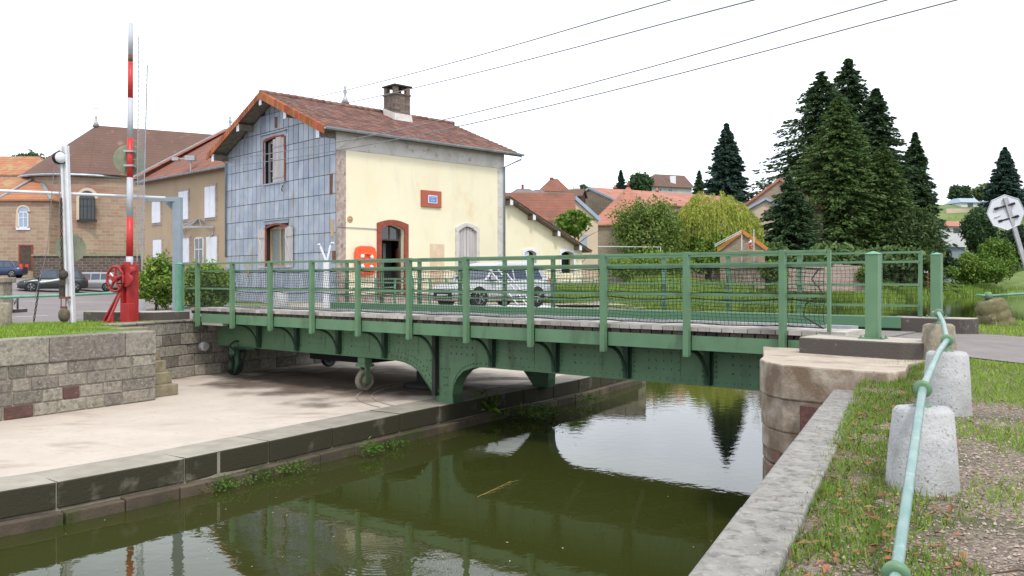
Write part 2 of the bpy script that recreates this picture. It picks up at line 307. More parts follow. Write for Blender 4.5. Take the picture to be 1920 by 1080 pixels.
sheet('ground', [(-260, 3.2)]+EDGE+WI+[(420, 300), (420, 600), (-260, 600)], hL, m_field, 0, (cutx, cuty))
mb = MB()                                         # the grassy bank down to the water
for k in range(len(WE)-1):
    a, b, c, d = WE[k], WE[k+1], WI[k+1], WI[k]; n = 4
    for i in range(n):
        s0, s1 = i/n, (i+1)/n
        def q(p, e, s): x, y = lerp(p[0], e[0], s), lerp(p[1], e[1], s); return (x, y, lerp(-3.0, hL(*e), math.sin(s*1.5708)))
        mb.face([q(a, d, s0), q(b, c, s0), q(b, c, s1), q(a, d, s1)])
tag(mb.build('bank', m_field), kind='structure')
# asphalt behind the lawn, road off the bridge, lawn, yard
sheet('road', [(-120, 18.0), w2(-6, 6.2), w2(1.5, 5.0), b2(-.75, .0), b2(-.75, 5.3), b2(-5, 5.6), b2(-11.5, 6.6), (-19, 46), (-26, 74), (-120, 74)], hL, m_asph, .012, (cutx, cuty))
sheet('lawn', [(-30, 3.6)]+[w2(-16, .35), w2(.0, .38), w2(.0, 1.55), w2(.6, 1.6), w2(.6, 2.5), w2(2.6, 3.1), w2(2.5, 4.2), w2(-.5, 4.6), w2(-5, 5.3), w2(-16, 6)], hL, m_grass, .016, (cutx, cuty))
sheet('yard', [b2(-4.5, 6.0), b2(-1.0, 5.8), b2(-1.0, 11.7), b2(3.5, 14.6), (3.0, 38), (7, 50), (2, 56), (-6, 46), (-13, 40)], hL, m_yard, .014, (cutx, cuty))
for q in range(2):                                # worn white lines
    a, b = ((w2(-9, 8.6), w2(4, 9.2)), (w2(-8, 13), w2(-1.5, 10.4)))[q]; a, b = Vector(a), Vector(b); n = (b-a).normalized(); n = Vector((-n.y, n.x))*.07
    for k in range(14):
        if q == 0 and k % 2: continue
        c, d = a.lerp(b, k/14), a.lerp(b, (k+1)/14)
        o = MB(); o.face([(p.x, p.y, hL(p.x, p.y)+.022) for p in (c-n, d-n, d+n, c+n)]); tag(o.build('road_marking', m_line), kind='structure')
# platform
QP = [(-20, -6), (-14, .5), (-9.2, 5.6)]+[tuple(atz(x, y, ZP)[:2]) for x, y in ((0, 920), (115.5, 902), (291, 870), (412, 847), (550, 817), (643, 798), (745, 777), (837, 758.5), (930, 740), (1026, 722.6), (1079, 712.6))]+[(3.5, 23.6)]
def offs(P, d):
    R = []
    for k in range(len(P)):
        a, b = Vector(P[max(0, k-1)]), Vector(P[min(len(P)-1, k+1)]); t = (b-a).normalized(); R.append((P[k][0]-t.y*d, P[k][1]+t.x*d))
    return R
QI = offs(QP, .74)
sheet('quay_platform', QI+[(3.3, 24.5), (3.1, 27), (4.25, 30.4), b2(4.3, 14.2), b2(-.8, 11.4), b2(-1.0, 6.2), w2(3, 3.3), w2(.4, 2.7), w2(.4, 1.2), w2(-.2, .3), w2(-16, .3), (-30, -2)], lambda x, y: ZP, m_conc, -.004)
# ---------------------------------------------------------------- left quay wall
t = thing('quay_wall', 'long low stone quay with mossy coping along the left of the canal', 'quay', (-3, 12, ZW))
def along(P, step):
    out = []; pos = 0.
    seg = [(Vector(a), Vector(b)) for a, b in zip(P, P[1:])]; tot = sum((b-a).length for a, b in seg)
    def at(s):
        for a, b in seg:
            l = (b-a).length
            if s <= l or b == seg[-1][1]: return a.lerp(b, s/l)
            s -= l
    while pos < tot-.3:
        e = min(tot, pos+step*rnd.uniform(.8, 1.25)); out.append((at(pos), at(e))); pos = e
    return out
def core(mb, P, d0, d1, z0, z1):
    O, I = offs(P, d0), offs(P, d1)
    for k in range(len(P)-1): mb.hexa([(*p, z0) for p in (O[k], O[k+1], I[k+1], I[k])]+[(*p, z1) for p in (O[k], O[k+1], I[k+1], I[k])])
def course(mb, P, step, d0, d1, z0, z1, gap=.008, mi=0, jz=0.):
    for a, b in along(P, step):
        d = (b-a).normalized(); n = Vector((-d.y, d.x)); a, b = a+d*gap, b-d*gap; j = rnd.uniform(-jz, jz)
        c = [a+n*d0, b+n*d0, b+n*d1, a+n*d1]
        mb.hexa([(*p, z0) for p in c]+[(*p, z1+j) for p in c], mi)
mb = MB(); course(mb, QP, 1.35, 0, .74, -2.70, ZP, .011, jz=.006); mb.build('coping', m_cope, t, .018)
mb = MB(); core(mb, QP, .03, .9, -3.3, ZP-.012); mb.build('mortar_core', m_mortar, t)
mb = MB(); course(mb, QP, .62, -.12, .06, -3.3, -2.725, .008, jz=.008); mb.build('ledge', m_ledge, t, .015)
mb = MB(); EP = [(3.52, 23.62), (3.3, 27), (4.45, 30.5)]; course(mb, EP, 1.3, .02, .6, -3.3, ZP, .01); mb.build('end_wall', m_cope, t)
# ---------------------------------------------------------------- left retaining wall
t = thing('retaining_wall', 'coursed grey stone wall with two dark red blocks below the lawn', 'wall', (-8, 15, ZP))
mb = MB(); mb.fbox(LF, -16, 0, .03, .45, ZP-.1, -1.075); mb.build('mortar_core', m_mortar, t)
mb, mr_ = MB(), MB(); zc = ZP
for k, h in enumerate((.2275, .2275, .2275, .2275)):
    a = 0.
    while a > -16:
        l = rnd.uniform(.30, .56) if a < -.1 else (.72 if k < 2 else .52)
        tgt = mr_ if (k == 1 and -2.05 < a-l/2 < -1.5) or (k == 0 and -2.9 < a-l/2 < -2.35) else mb
        d = rnd.uniform(0, .012); tgt.fbox(LF, a-l+.014, a-.012 if a < 0 else 0, d, .3, zc+.012, zc+h-.010+(.0215 if a == 0 and k % 2 == 0 else 0)); a -= l
    zc += h
mb.build('stone_blocks', m_stone, t, .014, jit=.005); mr_.build('red_block', m_stone_r, t, .014, jit=.004)
mb = MB(); a = 0.
while a > -16:
    l = rnd.uniform(1.1, 1.6) if a else .66; mb.fbox(LF, a-l+.008, a, -.015, .40, zc+.005, -1.02); a -= l
mb.build('coping', m_stone, t, .015, jit=.004)
t = thing('abutment_wall', 'dark stone wall standing under the left end of the bridge', 'wall', tuple(LF.p(2, 2.8, ZP)))
mb = MB(); P = [w2(.75, 2.35), w2(3, 2.88), b2(-.6, 5.5), b2(-.6, 11.2), b2(4.2, 14.2)]
mb2 = MB(); core(mb2, P, .05, .5, ZP-.1, -1.05); mb2.build('mortar_core', m_mortar, t)
z = ZP
for h in (.27, .27, .25, .27, .28): course(mb, P, .62, 0, .35, z+.006, z+h-.006, .008); z += h
mb.build('stone_blocks', m_stone, t, .015, jit=.005)
mb = MB(); course(mb, P, 1.2, -.02, .5, z+.004, -.99, .006); mb.build('coping', m_stone, t, .012)
mb = MB(); mb.lathe(tuple(LF.p(3.3, 2.80, -1.66)), [(.10, -.02), (.12, .0), (.115, .10), (.09, .14)], 12, tuple(-LF.p(0, 1, 0)+LF.p(0, 0, 0))); mb.build('buffer_stone', m_boll, t)
t = thing('stone_stairs', 'narrow stone steps climbing behind the end of the grey wall', 'stairs', tuple(LF.p(.4, .8, ZP)))
for k in range(6):
    mb = MB(); mb.fbox(LF, .012, .75, .32+.2*k, 1.62, ZP+.227*k, ZP+.227*(k+1)-.004); mb.build('step', m_stair, t, .012, jit=.003)
t = thing('abutment_plinth', 'pale grey concrete block carrying the left bridge post', 'plinth', tuple(B(-1, 0, -1)))
mb = MB(); mb.prism([w2(1.5, 4.9), w2(1.9, 3.6), b2(-.62, -.75), b2(-.55, .12), b2(-1.1, .35)], -1.05, -.79); mb.build('block', m_plinth, t, .015)
# ---------------------------------------------------------------- right bank: coping, ground, pier, road
CF = Fr((.687, 3.30), (.4314, .9021), (.9021, -.4314))       # canal edge of the right coping, b away from the water
t = thing('quay_coping', 'grey lichened coping stones along the right canal edge', 'kerb', (2, 6, -1.13))
mb = MB(); a = -4.2
for l in (1.6, 1.9, 1.75, 1.9, 1.85, 1.62): mb.fbox(CF, a+.006, a+l-.006, 0, .30, -1.42, -1.13); a += l
mb.build('coping_stones', m_coper, t, .014, jit=.004)
mb = MB(); mb.fbox(CF, -4.2, 6.3, .035, .30, -3.2, -1.42); mb.build('wall', m_pier, t)
GR = [CF.p(-6, .28, 0)[:2], CF.p(6.2, .28, 0)[:2], (3.6, 8.9), (3.95, 8.8), (4.3, 9.35), (4.7, 9.9), b2(15.2, 0), b2(15.1, 5.4), (8.6, 17.2), (10.2, 19.0), (14, 21.5), (45, 44), (130, 108), (230, 150), (420, 190), (420, -20), (-2, -20)]
cr = [1, 1.5, 2, 2.5, 3, 3.5, 4, 4.5, 5, 5.5, 6, 7, 8, 9, 10, 12, 14, 18, 25, 40, 80]; cry = [-10, 0, 1, 2, 3, 4, 5, 6, 7, 7.5, 8, 8.5, 9, 9.5, 10, 10.5, 11, 12, 13, 14, 15, 16, 17, 18, 20, 25, 40]
sheet('bank_ground', GR, hR, m_gravel, 0, (cr, cry))
mb = MB()
for a, b in zip(GR[7:13], GR[8:14]): mb.face([(a[0], a[1], hR(*a)), (b[0], b[1], hR(*b)), (b[0]-.9, b[1]+1.2, -3.1), (a[0]-.9, a[1]+1.2, -3.1)])
tag(mb.build('far_bank_slope', m_grass), kind='structure')
sheet('bridge_road', [b2(15.02, .3), b2(16, .15), b2(18, -.1), b2(30, -.3), b2(30, 4.4), b2(18, 4.6), b2(15.02, 4.5)], hR, m_asph_r, .014, (cr, cry))
t = thing('bridge_pier', 'round nosed masonry pier under the right end of the bridge', 'pier', (3.6, 9.6, -2.9))
nose = [b2(14.55, 5.2), b2(14.5, .0), (3.02, 10.25), (2.86, 9.85), (2.83, 9.5), (2.91, 9.2), (3.08, 9.02), (3.55, 8.56), (3.72, 8.42), (3.98, 8.62), (4.30, 9.25), (5.2, 10.1), b2(15.6, 0), b2(15.6, 5.2)]
cap = [b2(14.1, -.13)]+nose[2:12]+[b2(15.4, -.13)]
ins = lambda P, k: [tuple(Vector(p).lerp(Vector((4.3, 10.3)), k)) for p in P]
mb = MB(); mb.prism(nose[:1]+ins(nose[1:12], .02)+nose[12:], -1.9, -1.66); mb.prism(ins(cap, .0), -1.30, -.92); mb.prism(ins(cap, .012), -1.66, -1.30)
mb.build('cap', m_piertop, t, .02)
for k, (z0, z1) in enumerate(((-3.4, -2.55), (-2.54, -2.05), (-2.04, -1.64), )):
    mb = MB(); mb.prism(nose[:2]+ins(nose[2:12], .025)+nose[12:], z0, z1-.006); mb.build('stone_course', m_pier, t, .02)
mb = MB(); q = Fr((3.12, 8.92), (.715, -.70), (.70, .715)); mb.fbox(q, -.12, .50, -.005, .2, -1.62, -1.33); mb.fbox(q, -.02, .55, .0, .2, -2.03, -1.65); mb.build('red_block', m_stone_r, t, .01)
PF = Fr((4.36, 10.3), (.7837, -.6211))
mb = MB(); ppl = [PF.p(a, b, 0)[:2] for a, b in ((-.82, -.24), (.42, -.42), (.62, -.28), (.66, -.05), (.55, .30), (.1, .42), (-.80, .42))]
t = thing('post_plinth', 'grey concrete plinth under the near right green post', 'plinth', (4.36, 10.3, -.95), 'concrete plinths at the right bridge end')
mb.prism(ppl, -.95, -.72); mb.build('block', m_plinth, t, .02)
PF2 = Fr((7.3, 14.67), (.7837, -.6211))
t = thing('post_plinth', 'rust stained concrete plinth under the far right green post', 'plinth', (7.3, 14.67, -.95), 'concrete plinths at the right bridge end')
mb = MB(); mb.prism([PF2.p(a, b, 0)[:2] for a, b in ((-.7, -.25), (.48, -.25), (.6, -.1), (.6, .25), (-.7, .25))], -.98, -.66); mb.build('block', m_plinth, t, .02)
# end posts
def gate_post(loc, h, w, label, grp, mat=m_green):
    o = thing('bridge_post', label, 'post', loc, grp); mb = MB(); f = Fr(loc, (.7837, -.6211)); z = loc[2]
    mb.fbox(f, -w/2, w/2, -w/2, w/2, z, z+h); mb.build('shaft', mat, o, .006)
    mb = MB(); e = w/2+.008; mb.hexa([f.p(-e, -e, z+h), f.p(e, -e, z+h), f.p(e, e, z+h), f.p(-e, e, z+h)]+[f.p(x*.01, y*.01, z+h+.035) for x, y in ((-1, -1), (1, -1), (1, 1), (-1, 1))]); mb.build('cap', m_green_l, o)
    mb = MB(); mb.fbox(f, -w*.95, w*.95, -w*.8, w*.8, z, z+.014)
    for i in (-1, 1):
        for j in (-1, 1): mb.lathe(f.p(i*w*.78, j*w*.66, z+.012), [(.014, 0), (.014, .018), (.007, .02), (.007, .035)], 6)
    mb.build('base_plate', mat, o)
gate_post((4.36, 10.3, -.72), 1.02, .15, 'green square post on the near right plinth', 'green posts at the bridge ends')
gate_post((7.3, 14.67, -.66), 1.08, .165, 'green square post on the far right plinth', 'green posts at the bridge ends')
p = B(-.78, -.02, -.79); gate_post(tuple(p), 1.16, .16, 'pale green square post at the left bridge end', 'green posts at the bridge ends', m_green_l)
# bollards and pipe rail on the right bank
def bollard(loc, r0, r1, h, mat, label, grp='stone bollards along the right bank', name='stone_bollard', ring=True):
    o = thing(name, label, 'bollard', loc, grp); mb = MB(); n = 28
    mb.lathe(loc, [(r0*.98, -.06), (r0, 0), (lerp(r0, r1, .5)*1.005, h*.5), (r1, h-.025), (r1-.022, h-.004), (r1*.6, h), (.001, h+.004)], n)
    for v in mb.bm.verts: v.co += Vector((rnd.uniform(-1, 1), rnd.uniform(-1, 1), rnd.uniform(-1, 1)))*.004
    mb.build('stone', mat, o); return o
RG = []
for i, (x, y, r0, r1, h, mt, lb, rz) in enumerate(((1.35, 3.0, .17, .15, .085, m_boll3, None, -1.04), (2.30, 4.78, .193, .155, .46, m_boll, 'white speckled stone bollard nearest the camera', -.617), (3.62, 7.1, .19, .16, .515, m_boll, 'whitewashed stone bollard second from the camera', -.51), (4.86, 9.72, .192, .165, .44, m_boll3, 'unpainted brown stone bollard beside the road', -.39))):
    z = hR(x, y)-.005
    o = bollard((x, y, z), r0, r1, h, mt, lb or 'low worn stone stump under the nearest end of the pipe rail')
    RG.append((x, y, rz)); d = Vector((.5, .866, 0))
    if i == 0: d = (Vector((x, y, rz))-Vector((2.30, 4.78, -.617))).normalized()
    mb = MB(); mb.tube([(x, y, z+h-.03), (x, y, rz)], .016); mb.lathe((x, y, z+h-.002), [(.05, 0), (.05, .012), (.02, .014), (.02, .03)], 12)
    mb.lathe((x, y, rz), [(.03, -.020), (.046, -.018), (.050, 0), (.046, .018), (.03, .020)], 18, d)
    mb.build('rail_collar', m_green, o)
RP = [Vector(p) for p in RG]
o = MB(); k = RP[1].lerp(RP[2], .72); k.x -= .03; k.z -= .02
o.tube([RP[0]+(RP[0]-RP[1])*.08, RP[0], RP[1], k, RP[2], RP[2].lerp(RP[3], .5)+Vector((.01, 0, .02)), RP[3], RP[3]+Vector((.0, .12, .0))], .0225, 10)
tag(o.build('pipe_rail', m_rail), 'pale green pipe rail running over the right bank bollards', 'handrail')
lb = (9.95, 17.5, -.98); o = thing('stone_bollard', 'mossy tilted stone bollard with carved bands across the road', 'bollard', lb)
mb = MB(); ax = Vector((-.28, .0, .96))
mb.lathe(lb, [(.36, -.05), (.35, .1), (.30, .13), (.325, .18), (.315, .30), (.29, .32), (.31, .36), (.295, .47), (.27, .49), (.26, .55), (.2, .58), (.001, .6)], 22, ax)
for v in mb.bm.verts: v.co += Vector((rnd.uniform(-1, 1), rnd.uniform(-1, 1), rnd.uniform(-1, 1)))*.012
mb.build('stone', m_oldst, o)
q = Vector(lb)+ax*.66; mb = MB(); mb.lathe(q-Vector((.0, 0, .0)), [(.03, -.07), (.075, -.05), (.08, 0), (.075, .05), (.03, .07)], 14, (1, 0, .05)); mb.tube([q-Vector((0, 0, .12)), q], .03); mb.build('rail_collar', m_green, o)
mb = MB(); mb.tube([q+Vector((-.25, 0, .02)), q, q+Vector((.9, -.15, .06)), q+Vector((3.4, -.5, .1))], .024, 10); tag(mb.build('pipe_rail', m_green_l), 'pale green pipe rail leaving the mossy tilted bollard', 'handrail')
# ---------------------------------------------------------------- the swing bridge
SW = 1.433; GV = .75
br = thing('swing_bridge', 'green riveted steel swing bridge with plank footway over the canal', 'bridge', tuple(B(7.4, 2.3, ZP)))
def girder(v0, sgn, name='girder'):
    out = [(-.35, -1.0), (-.35, -1.63), (4.95, -1.63), (5.6, -1.632), (6.05, -1.64), (6.3, -1.665), (6.5, -1.72), (6.7, -1.82), (6.9, -2.02), (7.05, -2.18), (7.16, -2.31), (7.19, -2.37), (7.6, -2.37),
           (7.60, -2.2), (7.635, -2.02), (7.72, -1.87), (7.88, -1.73), (8.12, -1.65), (8.4, -1.63), (14.25, -1.63), (14.25, -1.0)]
    mb = MB(); mb.slab([B(u, v0, z) for u, z in out], BF.p(0, .03, 0)-BF.p(0, 0, 0))
    for (u0, z0), (u1, z1) in zip(out[1:-2], out[2:-1]):                    # bottom flange
        mb.hexa([B(u0, v0-.02, z0-.018), B(u1, v0-.02, z1-.018), B(u1, v0+.26, z1-.018), B(u0, v0+.26, z0-.018), B(u0, v0-.02, z0), B(u1, v0-.02, z1), B(u1, v0+.26, z1), B(u0, v0+.26, z0)])
    fv = v0 if sgn < 0 else v0+.03
    # cover plates and rivets
    def plate(u0, u1, z0, z1): mb.fbox(BF, u0, u1, *sorted((fv, fv+sgn*.008)), z0, z1)
    R = []
    if sgn < 0:
        for i in range(11):
            u = i*SW
            if 0 < i < 10:
                for du in (-.11, .11): R += [(u+du, -1.12-.075*k) for k in range(6)]
                plate(u+.5, u+.95, -1.52, -1.06) if i not in (5,) else None
                for a in range(5): R += [(u+.38+.135*a, -1.17), (u+.38+.135*a, -1.30), (u+.38+.135*a, -1.43)]
        u = .3
        while u < 14.2:
            if not 6.2 < u < 8.2: R += [(u, -1.575)]
            u += .125
        plate(.2, 5.9, -1.63, -1.53); plate(8.5, 14.2, -1.63, -1.53)
        for k in range(17):                                                # along the two arcs
            s = k/16; a = lerp(0, 1, s); i = 4+a*6.6; j = int(i); f = i-j
            (ua, za), (ub, zb) = out[j], out[min(j+1, 11)]; R.append((lerp(ua, ub, f)+.02, lerp(za, zb, f)+.055)); R.append((lerp(ua, ub, f)+.05, lerp(za, zb, f)+.16))
            i = 13+a*4.6; j = int(i); f = i-j; (ua, za), (ub, zb) = out[j], out[j+1]; R.append((lerp(ua, ub, f)-.02, lerp(za, zb, f)+.055))
        R += [(7.38, -1.9), (7.45, -1.9), (7.38, -2.05), (7.45, -2.05), (7.38, -2.2), (7.3, -1.74), (7.4, -1.74), (7.5, -1.74), (6.9, -1.6), (7.0, -1.6), (7.1, -1.6), (6.8, -1.72), (6.9, -1.74), (7.05, -1.74)]
        plate(6.75, 7.25, -1.80, -1.795); plate(7.36, 7.74, -1.80, -1.795)
        plate(7.16, 7.61, -2.372, -2.27)
        for u, z in R: mb.lathe(B(u, fv-.004, z), [(.019, 0), (.015, .010), (.006, .014)], 6, (BF.p(0, sgn, 0)-BF.p(0, 0, 0)))
    g = mb.build(name, m_green, br)
    if sgn < 0:
        for i in range(1, 11):
            u = i*SW; zb = -1.62 if i != 5 else -2.26
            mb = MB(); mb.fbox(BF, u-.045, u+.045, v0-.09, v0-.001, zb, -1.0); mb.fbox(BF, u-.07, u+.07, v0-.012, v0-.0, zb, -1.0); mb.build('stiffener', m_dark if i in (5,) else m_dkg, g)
            mb = MB(); N = 9; pts = []
            for k in range(N): a = k/(N-1)*1.5708; pts.append((lerp(.12, v0-.10, 1-math.cos(1.5708-a)) if 0 else .10+(v0-.20)*math.sin(a), -1.03-.52*(1-math.cos(a))))
            for (va, za), (vb, zb2) in zip(pts, pts[1:]):
                mb.hexa([B(u-.022, va, za-.05), B(u+.022, va, za-.05), B(u+.022, vb, zb2-.05), B(u-.022, vb, zb2-.05), B(u-.022, va, za), B(u+.022, va, za), B(u+.022, vb, zb2), B(u-.022, vb, zb2)])
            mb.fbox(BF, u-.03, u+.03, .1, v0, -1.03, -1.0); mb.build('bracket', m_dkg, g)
    return g
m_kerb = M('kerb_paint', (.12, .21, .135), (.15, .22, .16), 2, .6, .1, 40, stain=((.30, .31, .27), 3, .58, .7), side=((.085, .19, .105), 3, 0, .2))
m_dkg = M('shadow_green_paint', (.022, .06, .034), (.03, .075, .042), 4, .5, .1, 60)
girder(GV, -1); girder(3.85, 1)
mb = MB()                                                                   # underside: cross beams and wind bracing
for i in range(0, 11):
    mb.fbox(BF, i*SW-.05, i*SW+.05, GV+.03, 3.85, -1.28, -1.0) if .15 < i*SW < 14.25 else None
mb.build('cross_beams', m_green, br)
mb = MB()
for i in range(1, 10):
    mb.beam(B(i*SW, .8, -1.5), B((i+1)*SW, 3.8, -1.5), .09, .02); mb.beam(B(i*SW, 3.8, -1.53), B((i+1)*SW, .8, -1.53), .09, .02)
mb.build('wind_bracing', m_green_l, br)
mb = MB(); mb.fbox(BF, -.42, 15.05, .12, 4.55, -.99, -.92); mb.build('deck_slab', m_dwood, br)
mb = MB(); mb.fbox(BF, -.42, 15.0, 1.12, 4.34, -.919, -.90); mb.build('roadway', m_asph_r, br)
mb = MB(); u = -.42
while u < 14.95:
    w = rnd.uniform(.17, .21); mb.fbox(BF, u, u+w-.012, rnd.uniform(.055, .075), .95, -.765, -.70+rnd.uniform(-.003, .003)); u += w
mb.build('footway_boards', m_plank, br)
mb = MB(); u = -.42
while u < 14.95:                                                            # tarred bearers under the boards
    w = rnd.uniform(.16, .2); mb.fbox(BF, u, u+w-.025, .09, 1.0, -.83-rnd.uniform(0, .01), -.766); u += w
mb.build('bearers', m_plank_end, br)
mb = MB(); mb.fbox(BF, -.40, 15.0, .96, 1.10, -.92, -.66); mb.build('near_kerb', m_kerb if 0 else m_steel, br)
mb = MB(); mb.fbox(BF, -.40, 14.75, 4.36, 4.56, -.86, -.655); mb.build('kerb', m_kerb, br, .012)
mb = MB(); mb.fbox(BF, -.40, 14.75, 4.40, 4.52, -.919, -.865); mb.build('kerb_shadow_gap', m_black, br)  # black strip stands in for the shadow line below the kerb
mb = MB()
for i in range(-1, 11):
    u0, u1 = i*SW+.052, (i+1)*SW-.052
    if i == -1: u0 = -.3
    if i == 10: u1 = 15.0
    mb.fbox(BF, u0, u1, .055, .085, -1.03, -.845); mb.fbox(BF, u0, u1, .055, .14, -.845, -.831); mb.fbox(BF, u0, u1, .055, .14, -1.042, -1.03)
mb.build('edge_beam', m_green, br)
mb = MB(); mb.fbox(BF, .12, .95, .04, .2, -1.10, -1.045); mb.build('guide_plank', m_plank, br)
# near railing
rl = MB(); rl.fbox(BF, -.64, 14.92, -.04, .03, .345, .385); rail = rl.build('railing', m_green, br, .004)
for i in range(11):
    u = i*SW; mb = MB(); mb.fbox(BF, u-.042, u+.042, -.05, .045, -1.12, .395); mb.hexa([B(u-.042, -.05, -1.14), B(u+.042, -.05, -1.14), B(u+.042, .0, -1.14), B(u-.042, .0, -1.14), B(u-.042, -.05, -1.12), B(u+.042, -.05, -1.12), B(u+.042, .045, -1.12), B(u-.042, .045, -1.12)])
    mb.build('post', m_green, rail, .004)
for u in (-.65, 14.95):
    mb = MB(); mb.fbox(BF, u-.022, u+.022, -.02, .03, -.70, .385); mb.build('end_post', m_green, rail, .003)
for z in (.178, -.232):
    mb = MB(); mb.fbox(BF, -.63, 14.93, .053, .088, z-.016, z+.016); mb.fbox(BF, -.63, 14.93, .053, .06, z+.016, z+.024); mb.build('middle_rail', m_green, rail)
def net(u0, u1, v, z0, z1, du, dz, parent, name='net', sag=.012):
    nu, nv = int((u1-u0)/du), int((z1-z0)/dz); bm = bmesh.new(); G = []
    for i in range(nu+1):
        r = []
        for j in range(nv+1):
            u = u0+(u1-u0)*i/nu; ph = (u % SW)/SW; s = sag*math.sin(ph*3.14159)*(1+j/nv)
            z = z0+(z1-z0)*j/nv+math.sin(u*2.3+j*.9)*.007+rnd.uniform(-.004, .004)-s*1.5
            r.append(bm.verts.new(B(u+rnd.uniform(-.006, .006)+.012*math.sin(j*.7+u), v+.01*math.sin(u*3+j)-s, z)))
        G.append(r)
    for i in range(nu):
        for j in range(nv): bm.faces.new([G[i][j], G[i+1][j], G[i+1][j+1], G[i][j+1]])
    me = bpy.data.meshes.new(name); bm.to_mesh(me); bm.free(); o = link(me, name, m_net, parent)
    w = o.modifiers.new('strands', 'WIREFRAME'); w.thickness = .0085; w.use_even_offset = False; w.use_boundary = True; return o
net(-.6, 14.86, .10, -.64, .15, .062, .052, rail)
mb = MB()
for z, s in ((.16, .02), (-.20, .0), (-.27, .045), (-.645, .012)):
    pts = []
    for i in range(0, 110):
        u = -.6+15.46*i/109; pts.append(B(u, .085, z-s*math.sin((u % SW)/SW*3.14159)+rnd.uniform(-.006, .006)))
    mb.tube(pts, .0075, 5)
mb.tube([B(14.8, .07, .14), B(14.7, .06, 0), B(14.86, .06, -.2), B(14.62, .08, -.33), B(14.58, .08, -.5), B(14.85, .08, -.66)], .011, 6)
mb.build('net_rope', m_dark, rail)
# far railing
mb = MB(); mb.fbox(BF, -.6, 15.02, 4.58, 4.63, .445, .485); far = mb.build('far_railing', m_green, br)
for i in range(11):
    u = i*SW; mb = MB(); mb.fbox(BF, u-.04, u+.04, 4.60, 4.68, -.656, .46); mb.build('post', m_green, far)
mb = MB(); mb.fbox(BF, 14.98, 15.04, 4.59, 4.64, -.70, .485); mb.build('end_post', m_green, far)
for z in (.30, -.1, -.47):
    mb = MB(); mb.fbox(BF, -.6, 15.0, 4.565, 4.60, z-.02, z+.02); mb.build('middle_rail', m_green, far)
net(9.3, 14.95, 4.6, -.62, .27, .075, .07, far); net(-.5, 9.2, 4.6, -.62, .27, .10, .09, far)
# rollers and the locking gear
def roller(u, v, big=False):
    g = MB(); g.fbox(BF, u-.11, u+.11, v-.10, v+.10, -1.80, -1.66); g.fbox(BF, u-.15, u+.15, v-.13, v+.13, -1.86, -1.80)
    for s in (-1, 1): g.fbox(BF, u+s*.085-.015, u+s*.085+.015, v-.05, v+.05, -2.2, -1.86)
    w = g.build('roller_bracket', m_green, br); ax = BF.p(1, 0, 0)-BF.p(0, 0, 0)
    mb = MB(); mb.lathe(B(u, v, -2.15), [(.07, -.075), (.07, -.05), (.155, -.03), (.165, -.06), (.225, -.055), (.23, 0), (.225, .055), (.165, .06), (.155, .03), (.07, .05), (.07, .075)], 24, ax); mb.build('roller', m_boll3 if not big else m_dark, w)
roller(4.95, .88); roller(4.95, 3.75); roller(.35, 3.7, True); roller(.1, .95, True)
mb = MB(); c = B(.55, .70, -1.78); ax = BF.p(.6, -.8, 0)-BF.p(0, 0, 0)
pts = [c+Vector((math.cos(a)*.5, math.cos(a)*.4, 0))*.34+Vector((0, 0, math.sin(a)*.27)) for a in [6.2832*k/20 for k in range(20)]]
mb.tube(pts, .025, 8, closed=True)
for k in range(0, 20, 4): mb.tube([c, pts[k]], .018, 6)
mb.tube([c, c+Vector((.05, .4, 0))], .035, 8); mb.build('lock_handwheel', m_dark, br)
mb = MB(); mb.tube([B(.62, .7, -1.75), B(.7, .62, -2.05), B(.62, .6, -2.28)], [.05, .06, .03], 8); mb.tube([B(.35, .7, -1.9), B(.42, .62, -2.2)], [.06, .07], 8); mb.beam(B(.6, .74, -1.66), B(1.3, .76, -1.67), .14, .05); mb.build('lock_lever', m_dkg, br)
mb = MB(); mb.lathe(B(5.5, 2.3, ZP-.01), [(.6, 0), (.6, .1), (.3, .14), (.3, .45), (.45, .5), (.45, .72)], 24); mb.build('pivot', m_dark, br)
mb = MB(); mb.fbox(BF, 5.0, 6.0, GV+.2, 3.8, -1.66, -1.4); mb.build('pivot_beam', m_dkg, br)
mb = MB(); mb.fbox(BF, 2.2, 4.2, 1.6, 3.1, -1.9, -1.1); mb.build('counterweight', m_back, br)
m_track = M('track_iron', (.24, .19, .16), (.34, .29, .25), 5, .8)
# circular rails the rollers run on
for r_ in (2.85, 2.55):
    mb = MB(); P = [B(7.4+r_*math.cos(a), 2.3+r_*math.sin(a), ZP-.002) for a in [math.radians(100+160*k/40) for k in range(41)]]
    for a, b in zip(P, P[1:]): mb.beam(a, b, .035, .02)
    tag(mb.build('roller_track', m_track), 'dull curved %s rail set in the platform under the bridge' % ('outer' if r_ > 2.7 else 'inner'), 'rail', 'curved rails under the bridge')
